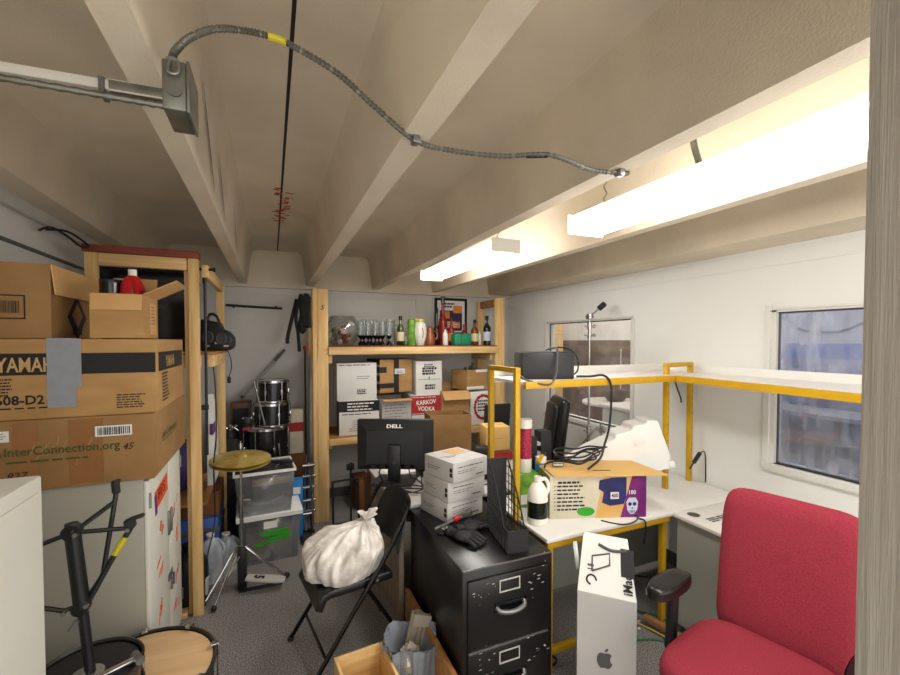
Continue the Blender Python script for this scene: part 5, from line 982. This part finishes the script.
# ------------------------------------------------------------------ folding chair and its bag
t = T('folding_chair', 'black plastic folding chair carrying the plastic bag', 'folding chair', (.375, 2.42, 0), -81)
b = B(); b.grid(lambda u, v: ((u - .5) * .40 * (1 - .06 * v), -.20 + v * .41, .447 - .018 * sin(pi * u) * sin(pi * v) - (.07 * (1 - min(1, v / .11)) ** 2)), 14, 14, 'black_vinyl'); b.out('seat', t, solid=.04, bev=.006)
b = B(); b.grid(lambda u, v: ((u - .5) * .40 * (1 - .25 * v ** 3), .235 + .085 * v + .045 * sin(pi * u), .56 + .26 * v + .028 * sin(pi * u) * v), 16, 12, 'black_vinyl'); b.out('backrest', t, solid=.012, bev=.003)
for s in (-1, 1):
    x = s * .222
    B().tube([(x, -.255, .015), (x, -.03, .33), (x, .10, .50), (x, .205, .66), (x * .97, .285, .80), (x * .80, .313, .845), (x * .4, .325, .86)], .0125, 'black_gloss', n=10, sm=4).out('leg', t)
    q = B().tube([(x * .93, .30, .015), (x * .93, .16, .25), (x * .93, .04, .445)], .011, 'black_gloss', n=10, sm=2).out('leg', t)
    for y in (-.255,): B().cyl((x, y - .004, 0), (x, y + .004, .022), .017, 'black_soft', n=10).out('foot_cap', t)
    B().cyl((x * .93, .302, 0), (x * .93, .298, .022), .016, 'black_soft', n=10).out('foot_cap', t); B().cyl((x * .90, .10, .47), (x * 1.06, .10, .47), .009, 'steel', n=10).out('pivot', t)
B().cyl((-.205, .24, .11), (.205, .24, .11), .008, 'black_gloss', n=8).out('crossbar', t); B().cyl((-.22, -.17, .13), (.22, -.17, .13), .008, 'black_gloss', n=8).out('crossbar', t)
t = T('plastic_bag', 'crumpled white plastic bag of papers slumped on the folding chair', 'bag', (.37, 2.40, .468), 6); t.scale = (.93, .93, .88)
def bag_surface(u, v):
    a = 2 * pi * u; w = v ** 1.7; px, py, pz = .135, .02, .275
    q = Vector((cos(a), sin(a), v * 1.5))
    lump = 1 + .13 * noise.noise(q * 1.6 + Vector((2, 7, 1)))
    pleat = 1 + (.055 * sin(15 * a + 5 * v + 2 * sin(3 * a)) + .035 * sin(29 * a - 7 * v)) * (.25 + v) * (1 - .2 * v) + .05 * noise.noise(Vector((cos(a) * 5, sin(a) * 5, v * 4)))
    rx = .215 * (1 - w) * (1 + .42 * sin(pi * min(1, v * 1.15)) ) * lump * pleat; ry = .185 * (1 - w) * (1 + .35 * sin(pi * min(1, v * 1.15))) * lump * pleat
    x = rx * cos(a) + px * w; y = ry * sin(a) + py * w
    z = pz * (1 - (1 - v) ** 2.1) + .035 * sin(pi * v) * noise.noise(q * 2.3) - .012 * abs(sin(6 * a + 3)) * v * (1 - v) * 4
    x = max(-.24, min(.20, x))
    return (x, y, max(0, z))
b = B(); b.grid(bag_surface, 180, 50, 'bag_film'); b.out('sack', t, ang=75)
b = B(); b.grid(lambda u, v: (.135 + .055 * v * cos(2 * pi * u) * (1 + .25 * sin(10 * pi * u)) + .02 * v, .02 + .05 * v * sin(2 * pi * u) * (1 + .25 * sin(14 * pi * u)), .270 + .055 * v + .012 * sin(6 * pi * u) * v), 60, 6, 'bag_film'); b.out('gathered_top', t, solid=.0015)
b = B(); b.grid(lambda u, v: (-.20 + .10 * u + .012 * sin(9 * v), -.13 + .20 * v, .135 + .045 * sin(pi * u) * sin(pi * v) + .05 * u + .006 * sin(16 * v + 5 * u)), 12, 20, 'bag_film'); b.out('handle', t, solid=.0015)
# ------------------------------------------------------------------ floor clutter, lower middle
t = T('wooden_crate', 'yellow pine crate on the floor by the picture edge', 'crate', (.395, 1.93, 0), 5)
k = .014; b = B().box((-.12, -.14, 0), (.12, .14, k), 'pine_x'); b.out('base', t)
for a, c, m in (((-.12, -.14, k), (-.12 + k, .14, .225), 'pine_y'), ((.12 - k, -.14, k), (.12, .14, .225), 'pine_y'), ((-.12 + k, -.14, k), (.12 - k, -.14 + k, .225), 'pine_x'), ((-.12 + k, .14 - k, k), (.12 - k, .14, .225), 'pine_x')): B().box(a, c, m, .002).out('side_board', t)
t = T('waste_bin', 'bin lined with a grey plastic bag beside the pine crate', 'waste bin', (.63, 2.0, 0))
B().lathe([(.085, 0), (.088, .005), (.100, .20), (.102, .21)], 'dark_grey', n=24).out('bin', t)
def liner(u, v):
    a = 2 * pi * u; r = .112 + .018 * v + .016 * sin(7 * a) * (1 - v * .4) + .008 * sin(17 * a); z = .10 + .17 * v + .018 * sin(3 * a + 1) * v
    return (r * cos(a), r * sin(a), z)
b = B(); b.grid(liner, 60, 8, 'grey_film'); b.grid(lambda u, v: ((.13 - .06 * v) * cos(2 * pi * u), (.13 - .06 * v) * sin(2 * pi * u), .272 - .11 * v + .018 * sin(6 * pi * u + 1) * (1 - v)), 60, 4, 'grey_film'); b.out('bin_liner', t, 'grey plastic liner')
t = T('paper_bag', 'crumpled flattened kraft paper bag sticking out of the grey lined bin', 'paper bag', (.63, 2.02, .08), 0, tilt=(-14, 20))
b = B(); b.grid(lambda u, v: ((u - .5) * .11, .018 * sin(pi * u) + .006 * sin(9 * pi * u), .26 * v + .008 * sin(5 * u)), 20, 8, 'old_paper'); b.grid(lambda u, v: ((u - .5) * .11, -.018 * sin(pi * u) - .006 * sin(8 * pi * u), .26 * v), 20, 8, 'old_paper'); b.out('bag', t, solid=.002); b = B(); b.box((-.05, -.03, .2), (.05, -.022, .255), 'old_paper'); b.out('fold', t)
t = T('paper_scrap', 'crumpled grey paper scrap bulging from the front of the bin', 'paper', (.60, 1.925, .18)); B().sph((0, 0, .035), (.05, .035, .075), 'old_paper', 20, 14, fn=lambda d: 1 + .3 * noise.noise(d * 4)).out('scrap', t); B().box((-.02, -.032, .02), (.01, -.028, .06), 'paper').out('torn_edge', t)
rr = random.Random(11)
for i, (x, y) in enumerate(((1.93, 1.93), (1.97, 1.86), (2.01, 1.95), (2.04, 1.88), (2.09, 1.93), (1.99, 1.98), (1.30, 1.95), (2.06, 2.03))):
    o = B().cb((x, y, .0045), (.016, .011, .008), 'paper', .002).out('paper_crumb'); o.rotation_euler = (0, 0, 0)
    tag(o, 'tiny white paper crumb on the carpet under the corner desk', 'crumb', 'white crumbs on the carpet')
o = B().sph((.74, 2.36, .016), (.05, .03, .0155), 'paper', 14, 8, fn=lambda d: 1 + .3 * noise.noise(d * 4)).out('tissue'); tag(o, 'small white crumpled tissue on the floor behind the paper bag', 'tissue')
# cables on the floor under the desks
for i, (m, lb, pts) in enumerate((
    ('wire_green', 'green cable curving over the carpet beside the computer carton', [(1.80, 1.72, .008), (1.90, 1.80, .008), (2.02, 1.78, .008), (2.12, 1.70, .008), (2.18, 1.55, .008)]),
    ('wire_green', 'tangled green cable rising by the grey desk panel', [(2.10, 2.2, .010), (2.16, 2.0, .012), (2.19, 1.85, .05), (2.20, 1.7, .03), (2.19, 1.5, .012), (2.15, 1.3, .010)]),
    ('wire_yellow', 'yellow cable running along the carpet towards the red chair', [(1.95, 2.2, .008), (1.98, 2.05, .008), (2.06, 1.93, .008), (2.11, 1.74, .016), (2.14, 1.5, .010), (2.10, 1.3, .008)]),
    ('wire_grey', 'pale grey cable on the carpet behind the red chair arm', [(1.9, 2.28, .007), (2.0, 2.15, .007), (2.10, 2.1, .007), (2.15, 1.9, .007), (2.17, 1.7, .022), (2.16, 1.4, .007)]),
    ('black_plastic', 'black cable sagging from the rear of the corner desk', [(1.95, 2.34, .50), (2.02, 2.30, .34), (2.12, 2.25, .22), (2.17, 2.1, .2), (2.19, 1.95, .25)]),
    ('black_plastic', 'black cable lying under the foot rail by the file cabinet', [(1.28, 1.90, .008), (1.36, 1.84, .008), (1.42, 1.87, .008), (1.38, 1.95, .008), (1.30, 2.0, .008)]))):
    tag(B().tube(pts, .006, m, n=6, sm=6).out('floor_cable'), lb, 'cable')
t = T('timber_strip', 'orange brown timber strip lying on the carpet among the cables', 'timber', (2.16, 1.55, .055), 100); B().box((-.35, -.018, -.01), (.35, .018, .014), 'ply', .003).out('strip', t)
# ------------------------------------------------------------------ red office chair
t = T('office_chair', 'red fabric office chair with black arms beside the door post', 'office chair', (1.655, .985, 0), -77)
# local: faces -y, x to its left/right
def cush(w, d, h, ex, m):
    b = B(); n = 40; k = b.mi(m); rows = []
    for lv, (sc, z) in enumerate(((.80, 0), (.96, .018), (1.0, .04), (1.0, h - .04), (.975, h - .018), (.92, h - .004), (.75, h + .002), (.4, h + .001))):
        row = []
        for i in range(n):
            a = 2 * pi * i / n; c, s = cos(a), sin(a); p = 2 / ex
            row.append(b.v((w / 2 * sc * abs(c) ** p * (1 if c >= 0 else -1), d / 2 * sc * abs(s) ** p * (1 if s >= 0 else -1), z)))
        rows.append(row)
    for A, D in zip(rows, rows[1:]):
        for i in range(n): b.f([A[i], A[(i + 1) % n], D[(i + 1) % n], D[i]], k)
    b.f(rows[0][::-1], k); b.f(rows[-1], k); return b
o = cush(.54, .53, .11, 4.2, 'red_fabric').out('seat', t, ang=60); o.location = (0, -.02, .42); 
b = cush(.50, .66, .09, 7, 'red_fabric'); o = b.out('backrest', t, ang=60); o.location = (0, .372, .750); o.rotation_euler = (R(82), 0, 0)
B().box((-.22, -.22, .385), (.22, .2, .4195), 'black_plastic', .02).out('seat_pan', t); b = B(); b.tube([(0, .15, .40), (0, .36, .42), (0, .42, .56), (0, .43, .75)], .03, 'black_plastic'); b.out('back_bracket', t)
b = B(); b.at((0, .432, .775), rx=-8); b.box((-.22, -.012, -.27), (.22, .025, .26), 'black_plastic', .02); b.out('back_shell', t)
for s in (-1, 1):
    x = s * .315; b = B(); b.tube([(s * .20, .0, .405), (x - s * .01, .0, .41), (x, .01, .47), (x, .02, .62), (x, .02, .672)], .024, 'black_plastic', n=12, sm=5); b.out('arm_post', t)
    b = cush(.115, .28, .05, 2.6, 'black_vinyl'); o = b.out('arm_pad', t, ang=60); o.location = (x, -.015, .674)
B().cyl((0, 0, .12), (0, 0, .384), .03, 'black_plastic').out('gas_post', t)
for k in range(5):
    a = 2 * pi * k / 5 + .3; q = B().tube([(0, 0, .12), (.15 * cos(a), .15 * sin(a), .105), (.29 * cos(a), .29 * sin(a), .08)], .02, 'black_plastic').out('leg', t); B().cyl((.29 * cos(a) - .022, .29 * sin(a), .03), (.29 * cos(a) + .022, .29 * sin(a), .03), .03, 'black_plastic').out('caster', q)
